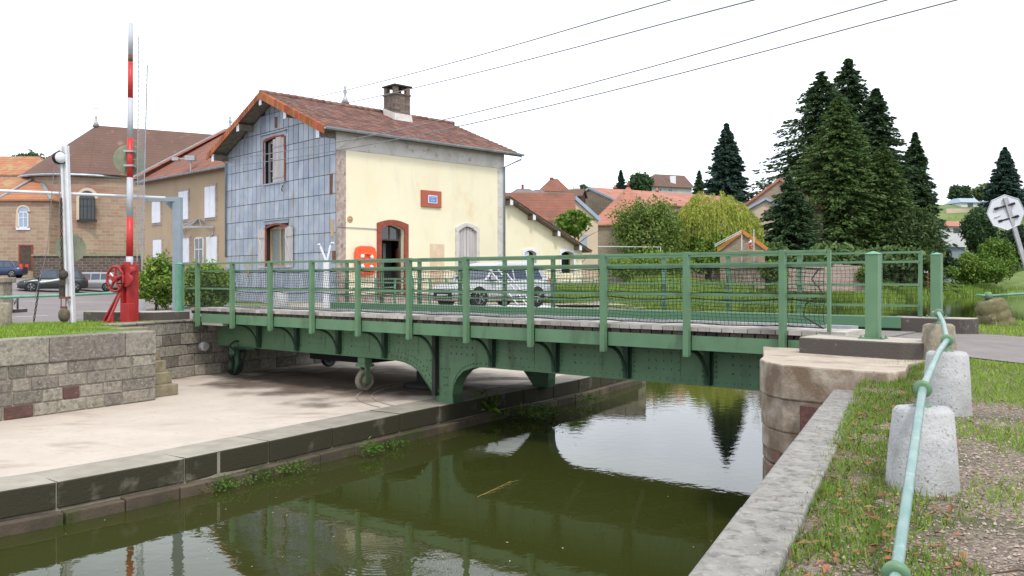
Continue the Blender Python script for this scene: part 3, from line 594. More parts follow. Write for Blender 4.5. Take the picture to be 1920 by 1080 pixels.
# ---------------------------------------------------------------- lock keeper's house
K = 1.22; C0 = (-5.57*K, 27*K); YW = Fr(C0, (.722, .692), (-.692, .722)); GW = Fr(C0, (-.692, .722), (.722, .692))     # b runs into the house
HB, HE, HR = -1.0, 4.73*K, 6.30*K; HL, HG = 7.30*K, 7.67*K
house = thing('lock_house', "two storey lock keeper's house with yellow render and a zinc clad gable", 'house', (C0[0], C0[1], HB))
def wall(f, outline, holes, name, mat, parent, thick=.3, b=0):
    bm = bmesh.new()
    for poly in [outline]+holes:
        vs = [bm.verts.new((p[0], p[1], 0)) for p in poly]
        for i in range(len(vs)): bm.edges.new((vs[i], vs[(i+1) % len(vs)]))
    bmesh.ops.triangle_fill(bm, edges=bm.edges[:], use_beauty=True)
    bmesh.ops.recalc_face_normals(bm, faces=bm.faces[:])
    r = bmesh.ops.extrude_face_region(bm, geom=bm.faces[:])
    for v in r['geom']:
        if isinstance(v, bmesh.types.BMVert): v.co.z = thick
    for v in bm.verts: v.co = f.p(v.co.x, b+v.co.z, v.co.y)
    bmesh.ops.recalc_face_normals(bm, faces=bm.faces[:]); me = bpy.data.meshes.new(name); bm.to_mesh(me); bm.free(); return link(me, name, mat, parent)
def arch(a0, a1, z0, z1, rise, n=8):              # opening with a segmental head
    P = [(a0, z0), (a1, z0), (a1, z1-rise)]
    for k in range(1, n): s = k/n; P.append((lerp(a1, a0, s), z1-rise+rise*math.sin(3.14159*s)))
    return P+[(a0, z1-rise)]
def ring(f, inn, out, b0, b1, name, mat, parent, bevel=0):
    mb = MB(); n = len(inn)
    for i in range(n):
        j = (i+1) % n
        if i == 0: continue
        mb.hexa([f.p(inn[i][0], b0, inn[i][1]), f.p(out[i][0], b0, out[i][1]), f.p(out[i][0], b1, out[i][1]), f.p(inn[i][0], b1, inn[i][1]), f.p(inn[j][0], b0, inn[j][1]), f.p(out[j][0], b0, out[j][1]), f.p(out[j][0], b1, out[j][1]), f.p(inn[j][0], b1, inn[j][1])])
    bmesh.ops.remove_doubles(mb.bm, verts=mb.bm.verts, dist=.0005); return mb.build(name, mat, parent, bevel)
# front openings, measured on the wall
d0, dz1 = YW.hit(714, 421); d1, _ = YW.hit(757, 421); dz0 = HB+.22
DO = arch(d0+.02, d1, dz0, dz1, .16)
w0, wz1 = YW.hit(859, 424); w1, _ = YW.hit(893, 424); WO = arch(w0, w1, .30*K, wz1, .22)
wall(YW, [(0, HB), (HL, HB), (HL, HE), (0, HE)], [DO, WO], 'front_wall', m_yellow, house)
mb = MB(); mb.fbox(YW, .0, .44, -.014, .0, HB, HE-.76); mb.build('corner_stones', m_quoin_d, house)
mb = MB(); mb.hexa([YW.p(0, -.014, HE-.76), YW.p(HL, -.014, HE-.66), YW.p(HL, 0, HE-.66), YW.p(0, 0, HE-.76), YW.p(0, -.014, HE), YW.p(HL, -.014, HE), YW.p(HL, 0, HE), YW.p(0, 0, HE)])
mb.fbox(YW, HL-.40, HL, -.013, 0, HB, HE-.70); mb.fbox(YW, 0, HL, -.03, -.014, HE-.73, HE-.70); mb.build('stone_band', m_quoin, house)
mb = MB(); mb.fbox(YW, .44, HL-.40, -.02, 0, HB, HB+.4); mb.build('base_band', m_quoin_d, house)
for (a0, a1, z1, rise, nm, mt) in ((d0+.02, d1, dz1, .16, 'door', m_trim), (w0, w1, wz1, .22, 'shuttered_window', m_quoin)):
    zb = dz0 if nm == 'door' else .30*K; k = .22 if nm == 'door' else .16
    ring(YW, arch(a0, a1, zb, z1, rise), arch(a0-k, a1+k, zb, z1+k, rise), -.05, .02, nm+'_surround' if 0 else nm, mt, house, .008)
door = bpy.data.objects['door']; win = bpy.data.objects['shuttered_window']
for q_ in (d0-.19, d1): mb = MB(); mb.fbox(YW, q_, q_+.2, -.06, -.05, dz1-.32, dz1-.1); mb.build('springer', m_trim, door)
mb = MB(); mb.fbox(YW, d0, d1+.04, .9, .95, HB, dz1+.2); mb.build('dark_hall', m_black, house)
mb = MB(); mb.fbox(YW, d0+.02, d0+.10, .2, .28, dz0, dz1-.1); mb.fbox(YW, d1-.08, d1, .2, .28, dz0, dz1-.1); mb.fbox(YW, d0+.10, d1-.08, .2, .28, dz1-.62, dz1-.56); mb.fbox(YW, (d0+d1)/2-.02, (d0+d1)/2+.03, .21, .27, dz1-.56, dz1-.03); mb.build('door_frame', m_dwood, door)
mb = MB(); mb.beam(YW.p(d1-.06, .28, dz0+1.05), YW.p(d1+.22, .85, dz0+1.05), .05, 2.0); mb.build('open_leaf', m_trim, door)
mb = MB(); mb.fbox(YW, d0+.1, d1-.08, .235, .245, dz1-.56, dz1-.05); mb.build('fanlight', m_glass, door)
mb = MB()
for i in range(3): mb.fbox(YW, d0+.18+.27*i, d0+.32+.27*i, .88, .895, dz1-1.35, dz1-.72)
mb.build('hall_panes', m_lace, door)
mb = MB(); mb.fbox(YW, d0-.12, d1+.12, -.32, .3, HB, dz0-.003); mb.build('doorstep', m_quoin_d, house, .01)
mb = MB(); c = (w0+w1)/2
for i in range(6):
    a = w0+.01+(w1-w0-.02)*i/6; e = a+(w1-w0-.02)/6-.012; mid = (a+e)/2; s = (mid-w0)/(w1-w0); zt = wz1-.22+.22*math.sin(3.14159*s)-.02
    mb.fbox(YW, a+(.008 if i == 3 else 0), e-(.008 if i == 2 else 0), .05, .08, .32*K, zt)
mb.fbox(YW, w0+.02, w1-.02, .035, .05, .6, .67); mb.build('shutter', m_shut, win)
mb = MB(); mb.fbox(YW, w0, w1, .10, .12, .3*K, wz1); mb.build('backing', m_black, win)
mb = MB(); mb.fbox(YW, w0-.15, w1+.15, -.09, .02, .25, .297*K); mb.build('sill', m_quoin, win)
a0, z1 = YW.hit(788.5, 357.5); a1, z0 = YW.hit(826, 390); zq = YW.hit(805, 357.5)[1]
o = thing('street_sign', 'small blue enamel sign on a terracotta panel on the yellow wall', 'sign', tuple(YW.p((a0+a1)/2, 0, z0)))
mb = MB(); mb.fbox(YW, a0, a1, -.075, -.002, z0, zq); mb.build('panel', m_plaque, o, .01)
s0, q1 = YW.hit(800.5, 366); s1, q0 = YW.hit(817.5, 382)
mb = MB(); mb.fbox(YW, s0, s1, -.095, -.078, q0, q1); mb.build('rim', m_letter, o, .004)
mb = MB(); mb.fbox(YW, s0+.035, s1-.035, -.10, -.0955, q0+.035, q1-.035); mb.build('face', m_blue, o)
def text(body, f, a, b, z, size, mat, parent, name):
    cu = bpy.data.curves.new('t', 'FONT'); cu.body = body; cu.size = size; cu.align_x = 'CENTER'; cu.extrude = .002; cu.resolution_u = 2
    to = bpy.data.objects.new('t', cu); COL.objects.link(to); bpy.context.view_layer.update()
    me = bpy.data.meshes.new_from_object(to.evaluated_get(bpy.context.evaluated_depsgraph_get())); bpy.data.objects.remove(to)
    for v in me.vertices: v.co = f.p(a+v.co.x, b-v.co.z, z+v.co.y)
    me.name = name; return link(me, name, mat, parent)
text('Le Canal', YW, (s0+s1)/2, -.102, (q0+q1)/2+.06, .078, m_letter, o, 'lettering'); text("L'Est", YW, (s0+s1)/2, -.102, (q0+q1)/2-.075, .10, m_letter, o, 'lettering')
a0, z1 = YW.hit(806, 457); a1, _ = YW.hit(833, 457)
mb = MB(); mb.fbox(YW, a0, a1, -.006, 0, HB+.35, z1); mb.build('faded_patch', M('patched_render', (.62, .45, .33), (.68, .53, .37), 3, .9, stain=((.76, .64, .40), 3, .55, .7)), house)
a, z = YW.hit(656, 411); mb = MB(); mb.lathe(YW.p(a, 0, z), [(.13, 0), (.13, .02), (.09, .035), (.09, .02), (.05, .02), (.045, .05), (.02, .055)], 18, YW.p(0, -1, 0)-YW.p(0, 0, 0)); mb.build('wall_bell', m_wood, house)
a0, z = YW.hit(633, 425); a1, _ = YW.hit(706, 427); mb = MB(); mb.tube([YW.p(.04, -.03, HB+.2), YW.p(.04, -.03, z), YW.p(a1, -.03, z-.02)], .018, 6); mb.build('wall_conduit', m_zgut, house)
# gable: zinc plates over a backing with two windows
def gh(px, py): return GW.hit(px, py)
u0, uz1 = gh(535, 254); u1, _ = gh(496.5, 258); _, uz0 = gh(516, 343)
l0, lz1 = gh(554, 419); l1, _ = gh(500, 425); lz0 = gh(525, 500)[1]
l0 = gh(538, 419)[0]
UO = arch(u0, u1, uz0, uz1, .10); LO = arch(l0, l1, lz0, lz1, .13)
slope = (HR-HE)/(HG/2)
wall(GW, [(0, HB), (HG, HB), (HG, HE), (HG/2, HR-.02), (0, HE)], [UO, LO], 'gable_wall', m_back, house)
wall(Fr(YW.p(HL, 0, 0)[:2], (-.692, .722), (-.722, -.692)), [(0, HB), (HG, HB), (HG, HE), (HG/2, HR-.02), (0, HE)], [], 'far_gable_wall', m_yellow, house)
mb = MB(); mb.fbox(Fr(GW.p(HG, 0, 0)[:2], (.722, .692), (.692, -.722)), .3, HL-.3, 0, .3, HB, HE); mb.build('rear_wall', m_yellow, house)
mb = MB(); pw, ph = .40, .755; cov = lambda a, z, P: any(min(p[0] for p in P)-.06 < a < max(p[0] for p in P)+.06 and min(p[1] for p in P)-.10 < z < max(p[1] for p in P)+.32 for _ in (0,))
r = 0; z = HB+.55
while z < HR:
    a = .015
    while a < HG-.02:
        e = min(a+pw-.034, HG-.02); mid = (a+e)/2; zt = z+ph-.022
        top = lambda t: HE+slope*min(t, HG-t)-.06
        if top(mid) > z+.05:
            lo, hi = z, zt; mx_ = [u for u in (a, e)]
            for P in (UO, LO):
                pa0, pa1, pz0, pz1 = min(p[0] for p in P)-.10, max(p[0] for p in P)+.10, min(p[1] for p in P)-.04, max(p[1] for p in P)+.13
                if mid > pa0 and mid < pa1:
                    if lo < pz1 and hi > pz0:
                        if lo < pz0 and pz0-lo > hi-pz1: hi = min(hi, pz0)
                        elif hi > pz1: lo = max(lo, pz1)
                        else: lo = hi
            if hi-lo > .05:
                j = rnd.uniform(0, .010); t0, t1 = min(hi, top(a)), min(hi, top(e))
                if t0 > lo+.02 and t1 > lo+.02:
                    mb.hexa([GW.p(a, -.026-j, lo), GW.p(e, -.026-j, lo), GW.p(e, -.003, lo), GW.p(a, -.003, lo), GW.p(a, -.02, t0), GW.p(e, -.02, t1), GW.p(e, -.003, t1), GW.p(a, -.003, t0)])
        a += pw
    z += ph; r += 1
mb.build('zinc_cladding', m_zinc, house)
mb = MB(); mb.fbox(GW, .0, HG, -.03, 0, HB, HB+.53); mb.build('plinth_panels', m_zinc, house)
for px, py, h_, mt in ((466, 505, .28, m_wood), (519, 230, .24, m_rust), (624, 428, .33, m_wood), (627, 480, .2, m_rust), (622, 345, .4, m_rust)): a, z = gh(px, py); mb = MB(); mb.fbox(GW, a-.11, a+.10, -.04, -.005, z-h_, z+h_); mb.build('bare_patch', mt, house)
for P, nm, lab in ((UO, 'upper_window', None), (LO, 'lower_window', None)):
    k = .085; q0, q1, z0, z1 = min(p[0] for p in P), max(p[0] for p in P), min(p[1] for p in P), max(p[1] for p in P); rise = .10 if nm[0] == 'u' else .13
    w = ring(GW, arch(q0, q1, z0, z1, rise), arch(q0-k, q1+k, z0, z1+k, rise), -.055, .14, 'window', m_trim, house)
    mb = MB(); mb.fbox(GW, q0-.2, q1+.25, -.12, -.03, z1+.20, z1+.235); mb.fbox(GW, q0-.16, q1+.16, -.04, -.027, z1+.06, z1+.2); mb.build('drip_hood', m_zinc, w)
    mb = MB(); mb.fbox(GW, q0-.1, q1+.1, -.1, .16, z0-.05, z0); mb.build('sill', m_zinc, w)
    mb = MB(); mb.fbox(GW, q0-.05, q1+.05, .55, .6, z0-.1, z1+.1); mb.build('dark_room', m_black, w)
    mb = MB(); fr = m_wood if nm[0] == 'l' else m_shut; c = (q0+q1)/2
    for a in (q0, c-.04, q1-.07): mb.fbox(GW, a, a+.08, .17, .24, z0, z1-.04)
    for z in ((z0, z0+.08), (z1-.16, z1-.04))+(((z0+.55, z0+.59), (z0+1.1, z0+1.14)) if nm[0] == 'u' else ()): mb.fbox(GW, q0, q1, .18, .23, *z)
    mb.build('sash', fr, w)
    mb = MB(); mb.fbox(GW, q0+.02, q1-.02, .245, .255, z0, z1); mb.build('curtain' if nm[0] == 'l' else 'pane', m_lace if nm[0] == 'l' else m_glass, w)
    def shutter(a0, a1, b, zz0, zz1, z_brace=True):
        mb = MB(); n = 4
        for i in range(n): mb.fbox(GW, lerp(a0, a1, i/n)+.004, lerp(a0, a1, (i+1)/n)-.004, b, b+.03, zz0, zz1-(.05 if i in (0, n-1) else 0))
        for z in (zz0+.16, zz1-.42): mb.fbox(GW, a0+.01, a1-.01, b-.022, b, z, z+.07)
        if z_brace: mb.beam(GW.p(a0+.04, b-.012, zz0+.25), GW.p(a1-.04, b-.012, zz1-.42), .02, .06)
        mb.build('shutter', m_shut, w)
    if nm[0] == 'u': shutter(q0+.01, c+.06, -.07, z0+.02, z1-.02, False)
    else:
        shutter(q0-.62, q0-.02, -.10, z0-.04, z1-.1); shutter(q1+.06, q1+.60, -.085, z0-.04, z1-.1)
mb = MB(); a, z = gh(531, 350); mb.tube([GW.p(a, -.03, z+.05), GW.p(a-.1, -.12, z-.1), GW.p(a-.1, -.1, z-.22)], .025, 6); mb.build('shutter_hook', m_dark, house)
# roof
OV = .62*K; EO = .32*K
def tiles(f, z0, slope, a0, a1, run, tw, th, name, mat, parent, drop=.0):
    """tiles on one slope: a along the eave, b up the slope (level run)"""
    mb = MB(); n = int(run/th); m = int((a1-a0)/tw)
    for j in range(n+1):
        for i in range(m+1):
            a = a0+i*tw+(.5*tw if j % 2 else 0); e = min(a+tw-.006, a1)
            if e-a < .05: continue
            b0, b1 = j*th-.03, min((j+1)*th+.02, run); w = .012+rnd.uniform(-.004, .008); z = lambda b, k: z0+slope*b+k
            mb.hexa([f.p(a, b0, z(b0, .012)), f.p(e, b0, z(b0, .012)), f.p(e, b1, z(b1, -.012)), f.p(a, b1, z(b1, -.012)), f.p(a, b0, z(b0, .04+w)), f.p(e, b0, z(b0, .035+w)), f.p(e, b1, z(b1, .012)), f.p(a, b1, z(b1, .012))])
    return mb.build(name, mat, parent)
RF = Fr(YW.p(0, -EO, 0)[:2], (.722, .692), (-.692, .722)); RB = Fr(YW.p(HL, HG+EO, 0)[:2], (-.722, -.692), (.692, -.722))
zE = HE-slope*EO+.12; run = HG/2+EO; roofs = []
mb = MB()
for f in (RF, RB):
    mb.slab([f.p(-OV, 0, zE-.03), f.p(HL+OV, 0, zE-.03), f.p(HL+OV, run, zE-.03+slope*run), f.p(-OV, run, zE-.03+slope*run)], (0, 0, -.09))
roof = mb.build('roof', m_beam, house)
tiles(RF, zE, slope, -OV, HL+OV, run, .27, .32, 'tile_field', m_tile, roof); tiles(RB, zE, slope, -OV, HL+OV, run, .47, .54, 'tile_field', m_tile, roof)
mb = MB(); k = -OV
while k < HL+OV-.1:
    mb.tube([RF.p(k, run, zE+slope*run+.03), RF.p(k+.36, run, zE+slope*run+.045)], [.10, .115], 8); k += .34
mb.build('ridge_tiles', m_tile, roof)
mb = MB()                                         # orange verge tiles hanging over the gable edge
for f, s in ((RF, 1), (RB, -1)):
    n = 24
    for i in range(n):
        b0, b1 = run*i/n, run*(i+1)/n-.02; aa = (-OV-.05, -OV-.012) if s > 0 else (HL+OV+.012, HL+OV+.05); z = lambda b: zE+slope*b
        mb.hexa([f.p(aa[0], b0, z(b0)-.25), f.p(aa[1], b0, z(b0)-.25), f.p(aa[1], b1, z(b1)-.25), f.p(aa[0], b1, z(b1)-.25), f.p(aa[0], b0, z(b0)+.07), f.p(aa[1]+s*.12, b0, z(b0)+.075), f.p(aa[1]+s*.12, b1, z(b1)+.06), f.p(aa[0], b1, z(b1)+.055)])
mb.build('verge_tiles', m_verge, roof)
for b_, zz in ((.12, HE), (HG*.28, HE+slope*HG*.28), (HG/2, HR), (HG*.72, HE+slope*HG*.28), (HG-.12, HE)):
    mb = MB(); mb.fbox(YW, -OV+.04, .02, b_-.09, b_+.09, zz-.32, zz-.07); pu = mb.build('purlin', m_beam, roof)
    mb = MB(); mb.fbox(YW, -OV+.01, -OV+.036, b_-.105, b_+.105, zz-.39, zz-.06); mb.build('end_board', m_shutw, pu)
def gutter(f, a0, a1, b, z, parent, r=.075, mat=m_zgut):
    mb = MB(); n = 8
    for i in range(n):
        p = [(math.cos(3.1416*(1+j/n))*r, math.sin(3.1416*(1+j/n))*r) for j in (i, i+1)]
        mb.hexa([f.p(a0, b+p[0][0], z+p[0][1]), f.p(a1, b+p[0][0], z+p[0][1]), f.p(a1, b+p[1][0], z+p[1][1]), f.p(a0, b+p[1][0], z+p[1][1])]+[f.p(a, b+q[0]*.9, z+q[1]*.9+.002) for a, q in ((a0, p[0]), (a1, p[0]), (a1, p[1]), (a0, p[1]))])
    k = a0+.7
    while k < a1: mb.fbox(f, k, k+.02, b-r*1.1, b+r*1.1, z-r*1.06, z+.012); k += .72
    bmesh.ops.remove_doubles(mb.bm, verts=mb.bm.verts, dist=.0004); return mb.build('gutter', mat, parent)
gutter(RF, -OV-.02, HL+OV+.02, -.10, zE+.0, roof, .085)
mb = MB(); a = HL+OV-.12; mb.tube([RF.p(a, -.09, zE-.08), RF.p(a, -.08, zE-.25), YW.p(HL-.05, -.08, zE-.62), YW.p(HL-.05, -.08, HB)], .048, 10); mb.build('downpipe', m_zgut, house)
mb = MB(); q = YW.p(-.30, HG+.1, HE-.1); mb.tube([q, q+Vector((.05, -.1, -.15)), YW.p(-.06, HG-.02, HE-.4), YW.p(-.06, HG-.02, HB+2)], .045, 8); mb.build('downpipe', m_zgut, house)
# chimney
cF = Fr(YW.p(4.62*K, HG/2-.75*K, 0)[:2], (.722, .692), (-.692, .722)); mb = MB(); z = 5.6*K
while z < 6.93*K:
    for s in range(4):
        for k in range(3):
            a = -.44+.294*k
            sq = ((a, a+.28, -.44, -.31), (a, a+.28, .31, .44), (-.44, -.31, a, a+.28), (.31, .44, a, a+.28))[s]
            if s > 1 and k != 1: sq = (sq[0], sq[1], max(sq[2], -.305), min(sq[3], .305))
            mb.fbox(cF, *sq, z+.006, z+.115-rnd.uniform(0, .004))
    z += .118
mb.fbox(cF, -.43, .43, -.43, .43, 5.45*K, z-.01)
chm = mb.build('chimney', m_chim, roof, jit=.004); zt = z
mb = MB()
for i in (-1, 1):
    for j in (-1, 1): mb.fbox(cF, i*.33-.10, i*.33+.10, j*.33-.10, j*.33+.10, zt+.02, zt+.36)
mb.fbox(cF, -.48, .48, -.48, .48, zt-.03, zt+.03); mb.build('chimney_piers', m_chim, chm, jit=.004)
mb = MB(); mb.fbox(cF, -.51, .51, -.51, .51, zt+.36, zt+.43); mb.build('chimney_slab', m_dark, chm, .01)
mb = MB(); zz = zE+slope*(HG/2-.75*K-.44+EO)
mb.hexa([cF.p(-.51, -.56, zz-.1), cF.p(.51, -.56, zz-.1), cF.p(.51, .25, zz+.1), cF.p(-.51, .25, zz+.1), cF.p(-.48, -.48, zz+.32), cF.p(.48, -.48, zz+.32), cF.p(.48, .48, zz+.67), cF.p(-.48, .48, zz+.67)]); mb.build('chimney_flashing', m_quoin, chm)
mb = MB(); mb.tube([YW.p(-.5, HG/2, HR+.1), YW.p(-.5, HG/2, HR+1.25)], .008, 5); mb.build('aerial', m_steel, roof)
# things in front of the house
a, z0 = YW.hit(682, 517); z1 = YW.hit(682, 463)[1]; f = Fr(YW.p(a, -.18, 0)[:2], (.722, .692), (-.692, .722)); zc = (z0+z1)/2+.02
o = thing('lifebuoy_box', 'orange lifebuoy case with white patches on the yellow wall', 'lifebuoy', tuple(YW.p(a, -.16, z0)))
mb = MB(); P = []
hw, hh = .49, .585
for k in range(24):
    t_ = 6.2832*k/24; cx, cz = math.cos(t_), math.sin(t_); r_ = 1/max(1e-3, (abs(cx)**5+abs(cz)**5)**.2); P.append((cx*r_*hw*(1 if cz > -.2 else lerp(1, .78, (-cz-.2)/.8)), cz*r_*hh))
mb.slab([f.p(x, .14, zc+z) for x, z in P], f.p(0, -.16, 0)-f.p(0, 0, 0)); mb.build('case', m_orange, o, .035)
mb = MB(); R1 = 28
mb.tube([f.p(math.cos(6.2832*k/R1)*.27, -.045, zc-.03+math.sin(6.2832*k/R1)*.32) for k in range(R1)], .068, 8, closed=True); mb.build('ring', m_orange, o)
for k in (35, 145, 215, 325):
    mb = MB(); mb.tube([f.p(math.cos(math.radians(k+d))*.27, -.047, zc-.03+math.sin(math.radians(k+d))*.32) for d in (-15, -5, 5, 15)], .078, 10); mb.build('patch', m_white, o)
# Y shaped white davit, white bollard, railings, ladder, car space behind the bridge
p = Vector((X(612, 24.6), 24.6, hL(X(612, 24.6), 24.6))); o = thing('mooring_davit', 'white post with two hooked arms behind the bridge railing', 'post', tuple(p))
mb = MB(); mb.box(p.x-.075, p.x+.075, p.y-.075, p.y+.075, p.z, p.z+1.42); mb.build('post', m_white, o, .008)
zt = p.z+1.40
mb = MB(); mb.beam((p.x+.03, p.y, zt-.05), (p.x-.17, p.y, zt+.46), .05, .07, (0, 1, 0)); mb.tube([(p.x-.17, p.y, zt+.45), (p.x-.20, p.y, zt+.53), (p.x-.26, p.y, zt+.5)], .03, 8); mb.build('arm', m_white, o)
mb = MB(); mb.beam((p.x, p.y, zt-.05), (p.x+.12, p.y, zt+.50), .05, .07, (0, 1, 0)); mb.tube([(p.x+.12, p.y, zt+.49), (p.x+.15, p.y, zt+.57), (p.x+.20, p.y, zt+.57), (p.x+.21, p.y, zt+.5)], .028, 8); mb.build('arm', m_white, o)
p = Vector((X(527, 24.4), 24.4, hL(X(527, 24.4), 24.4)+.015)); bollard(tuple(p), .24, .19, .56, m_boll, 'white bollard in front of the zinc clad gable', 'white bollards on the left bank')
mb = MB(); mb.tube([p+Vector((-.05, 0, .62)), p+Vector((1.6, .1, .62)), p+Vector((1.62, .1, .0))], .02, 8); mb.tube([p+Vector((2.0, .2, .66)), p+Vector((3.2, .3, .70)), p+Vector((3.22, .3, .0))], .02, 8)
tag(mb.build('pipe_rail', m_green_l), 'pale green pipe rail beside the white bollard by the gable', 'handrail')
lf = MB(); l0_, l1_ = Vector((X(930, 23), 23, .32)), Vector((X(988, 21.5), 21.5, -.66)); nn = Vector((.09, .03, .03)); lw = Vector((.11, .05, .0))
for k in (-1.6, 0, 1): lf.beam(l0_+lw*k*1.3, l1_+lw*k*1.3, .03, .03)
for k in range(1, 8): q = l0_.lerp(l1_, k/8); lf.beam(q-lw*2.08, q+lw*1.3, .02, .02)
tag(lf.build('ladder', m_white), 'white metal ladder leaning behind the bridge railing', 'ladder')
gr_ = thing('garden_railing', 'low green railing along the yard behind the swing bridge', 'railing', tuple(B(-2, 11, -.95)))
P = [Vector(b2(-1.6, 7.2)), Vector(b2(-2.4, 13.0)), Vector((1.2, 37)), Vector((4.5, 47))]
pts = [a for k in range(3) for a in [P[k].lerp(P[k+1], i/(6, 3, 4)[k]) for i in range((6, 3, 4)[k])]]+[P[3]]
for q in pts:
    z = hL(q.x, q.y); mb = MB(); mb.box(q.x-.035, q.x+.035, q.y-.035, q.y+.035, z, z+.95); mb.build('post', m_green_l, gr_)
for dz in (.92, .5):
    mb = MB()
    for a, b in zip(pts, pts[1:]): mb.beam((a.x, a.y, hL(a.x, a.y)+dz), (b.x, b.y, hL(b.x, b.y)+dz), .04, .05)
    mb.build('rail', m_green, gr_)
# shed right of the house
sh = thing('yellow_shed', 'low yellow outbuilding with a sloping tiled verge and two arched openings', 'shed', tuple(YW.p(13.5, 7.6, HB)))
SF = Fr(YW.p(HL, 7.5, 0)[:2], (.722, .692), (-.692, .722)); a_l, zl = SF.hit(944, 370); a_r, zr = SF.hit(1096, 470); sl_ = (zr-zl)/(a_r-a_l)
o0, oz1 = SF.hit(983, 469); o1, _ = SF.hit(1005, 469); O1 = arch(o0, o1, SF.hit(993, 497)[1], oz1, .16); q0, qz1 = SF.hit(1052, 470.5); q1, _ = SF.hit(1075, 470); O2 = arch(q0, q1, SF.hit(1060, 512)[1], qz1, .16)
wall(SF, [(a_l, HB), (a_r-.25, HB), (a_r-.25, zl+sl_*(a_r-.25-a_l)-.1), (a_l, zl-.1)], [O1, O2], 'wall', m_yellow, sh)
for (x0, x1, P) in ((o0, o1, O1), (q0, q1, O2)):
    z0_, z1_ = min(p[1] for p in P), max(p[1] for p in P); ring(SF, arch(x0, x1, z0_, z1_, .16), arch(x0-.17, x1+.17, z0_, z1_+.15, .16), -.04, .05, 'opening', m_shutw, sh)
for q_ in ((o0-.1, o1+.1, .28, .31, -.4, oz1+.1), (q0-.1, q1+.1, .5, .55, -.9, qz1+.1)): mb = MB(); mb.fbox(SF, *q_); mb.build('dark_inside', m_black, sh)
mb = MB(); mb.fbox(SF, o0+.02, (o0+o1)/2, .1, .14, SF.hit(993, 497)[1], oz1-.1); mb.build('window_leaf', m_shutw, sh)
mb = MB(); mb.fbox(SF, a_r-.55, a_r-.25, .3, 6, HB, zl+sl_*(a_r-.2-a_l)-.15); mb.build('side_wall', m_yellow, sh)
mb = MB(); mb.slab([SF.p(a_l, -.5, zl), SF.p(a_r+.12, -.5, zl+sl_*(a_r+.12-a_l)), SF.p(a_r+.12, 6, zl+sl_*(a_r+.12-a_l)), SF.p(a_l, 6, zl)], (0, 0, -.08)); srf = mb.build('roof', m_beam, sh)
mb = MB(); n = 14
for i in range(n):
    b0, b1 = a_l+(a_r+.12-a_l)*i/n, a_l+(a_r+.12-a_l)*(i+1)/n+.03
    for j in range(24):
        c0 = -.55+.27*j; mb.hexa([SF.p(b0, c0, zl+sl_*(b0-a_l)+.0), SF.p(b1, c0, zl+sl_*(b1-a_l)+.02), SF.p(b1, c0+.25, zl+sl_*(b1-a_l)+.02), SF.p(b0, c0+.25, zl+sl_*(b0-a_l)), SF.p(b0, c0, zl+sl_*(b0-a_l)+.035), SF.p(b1, c0, zl+sl_*(b1-a_l)+.065), SF.p(b1, c0+.25, zl+sl_*(b1-a_l)+.065), SF.p(b0, c0+.25, zl+sl_*(b0-a_l)+.035)])
mb.build('tile_field', m_verge if 0 else m_tile, srf)
for a in (.12, 1.25, 2.55, 3.75):
    a *= (a_r-a_l)/4.3; a += a_l; zz = zl+sl_*(a-a_l); mb = MB(); mb.fbox(SF, a-.09, a+.09, -.46, .02, zz-.36, zz-.10); pu = mb.build('purlin', m_beam, srf)
    mb = MB(); mb.fbox(SF, a-.11, a+.11, -.49, -.462, zz-.38, zz-.06); mb.build('end_board', m_shutw, pu)
# ---------------------------------------------------------------- left bank machinery
BZ = -1.02
bx, by = X(243, 20.0), 20.0; bzz = hL(bx, by)+.02
b = thing('level_barrier', 'raised red and white barrier with a red hand cranked winch base', 'barrier', (bx, by, bzz))
f = Fr((bx, by), (.93, -.37)); top = bzz+1.45
mb = MB(); mb.fbox(f, -.07, .07, -.12, .12, bzz, bzz+1.42); mb.fbox(f, -.11, -.075, -.17, .17, bzz, bzz+1.36); mb.fbox(f, .075, .11, -.17, .17, bzz, bzz+1.36); mb.fbox(f, -.2, .2, -.2, .2, bzz-.02, bzz+.02); mb.fbox(f, -.28, .16, -.1, .1, bzz+1.22, bzz+1.33)
mb.build('winch_frame', m_red, b, .006)
mb = MB(); mb.fbox(f, .04, .30, -.32, -.13, bzz, bzz+.46); mb.fbox(f, -.05, .0, -.22, -.13, bzz, bzz+1.2); mb.build('gearbox', m_red, b, .01)
for k, (da, db) in enumerate(((-.62, -.15), (-.12, -.50))):
    mb = MB(); mb.beam(f.p(-.03, -.1, bzz+.95), f.p(da, db, bzz+.05), .07, .035); mb.fbox(f, da-.10, da+.08, db-.09, db+.09, bzz-.01, bzz+.025); mb.slab([f.p(da-.08, db+.02, bzz+.02), f.p(da+.12, db+.02, bzz+.02), f.p(da+.12, db+.02, bzz+.2)], f.p(0, .02, 0)-f.p(0, 0, 0)); mb.build('brace', m_red, b)
wc = f.p(-.19, -.24, bzz+1.02); e1 = f.p(1, 0, 0)-f.p(0, 0, 0)
mb = MB(); mb.tube([wc+e1*math.cos(6.2832*k/26)*.25+Vector((0, 0, math.sin(6.2832*k/26)*.29)) for k in range(26)], .032, 8, closed=True)
for k in range(5): a = 6.2832*k/5+.3; mb.tube([wc, wc+e1*math.cos(a)*.24+Vector((0, 0, math.sin(a)*.28))], [.035, .028], 6)
ay = f.p(0, 1, 0)-f.p(0, 0, 0); mb.lathe(wc-ay*.06, [(.07, 0), (.07, .12), (.03, .13), (.03, .3)], 12, ay); mb.build('handwheel', m_red, b)
mb = MB(); mb.lathe(f.p(.10, -.22, bzz+1.0), [(.16, 0), (.17, .02), (.17, .08), (.06, .09), (.06, .16)], 16, ay); mb.lathe(f.p(.17, -.2, bzz+1.22), [(.09, 0), (.09, .14), (.03, .15), (.03, .2)], 12, ay); mb.build('gear_wheel', m_dred if 0 else m_red, b)
mb = MB()
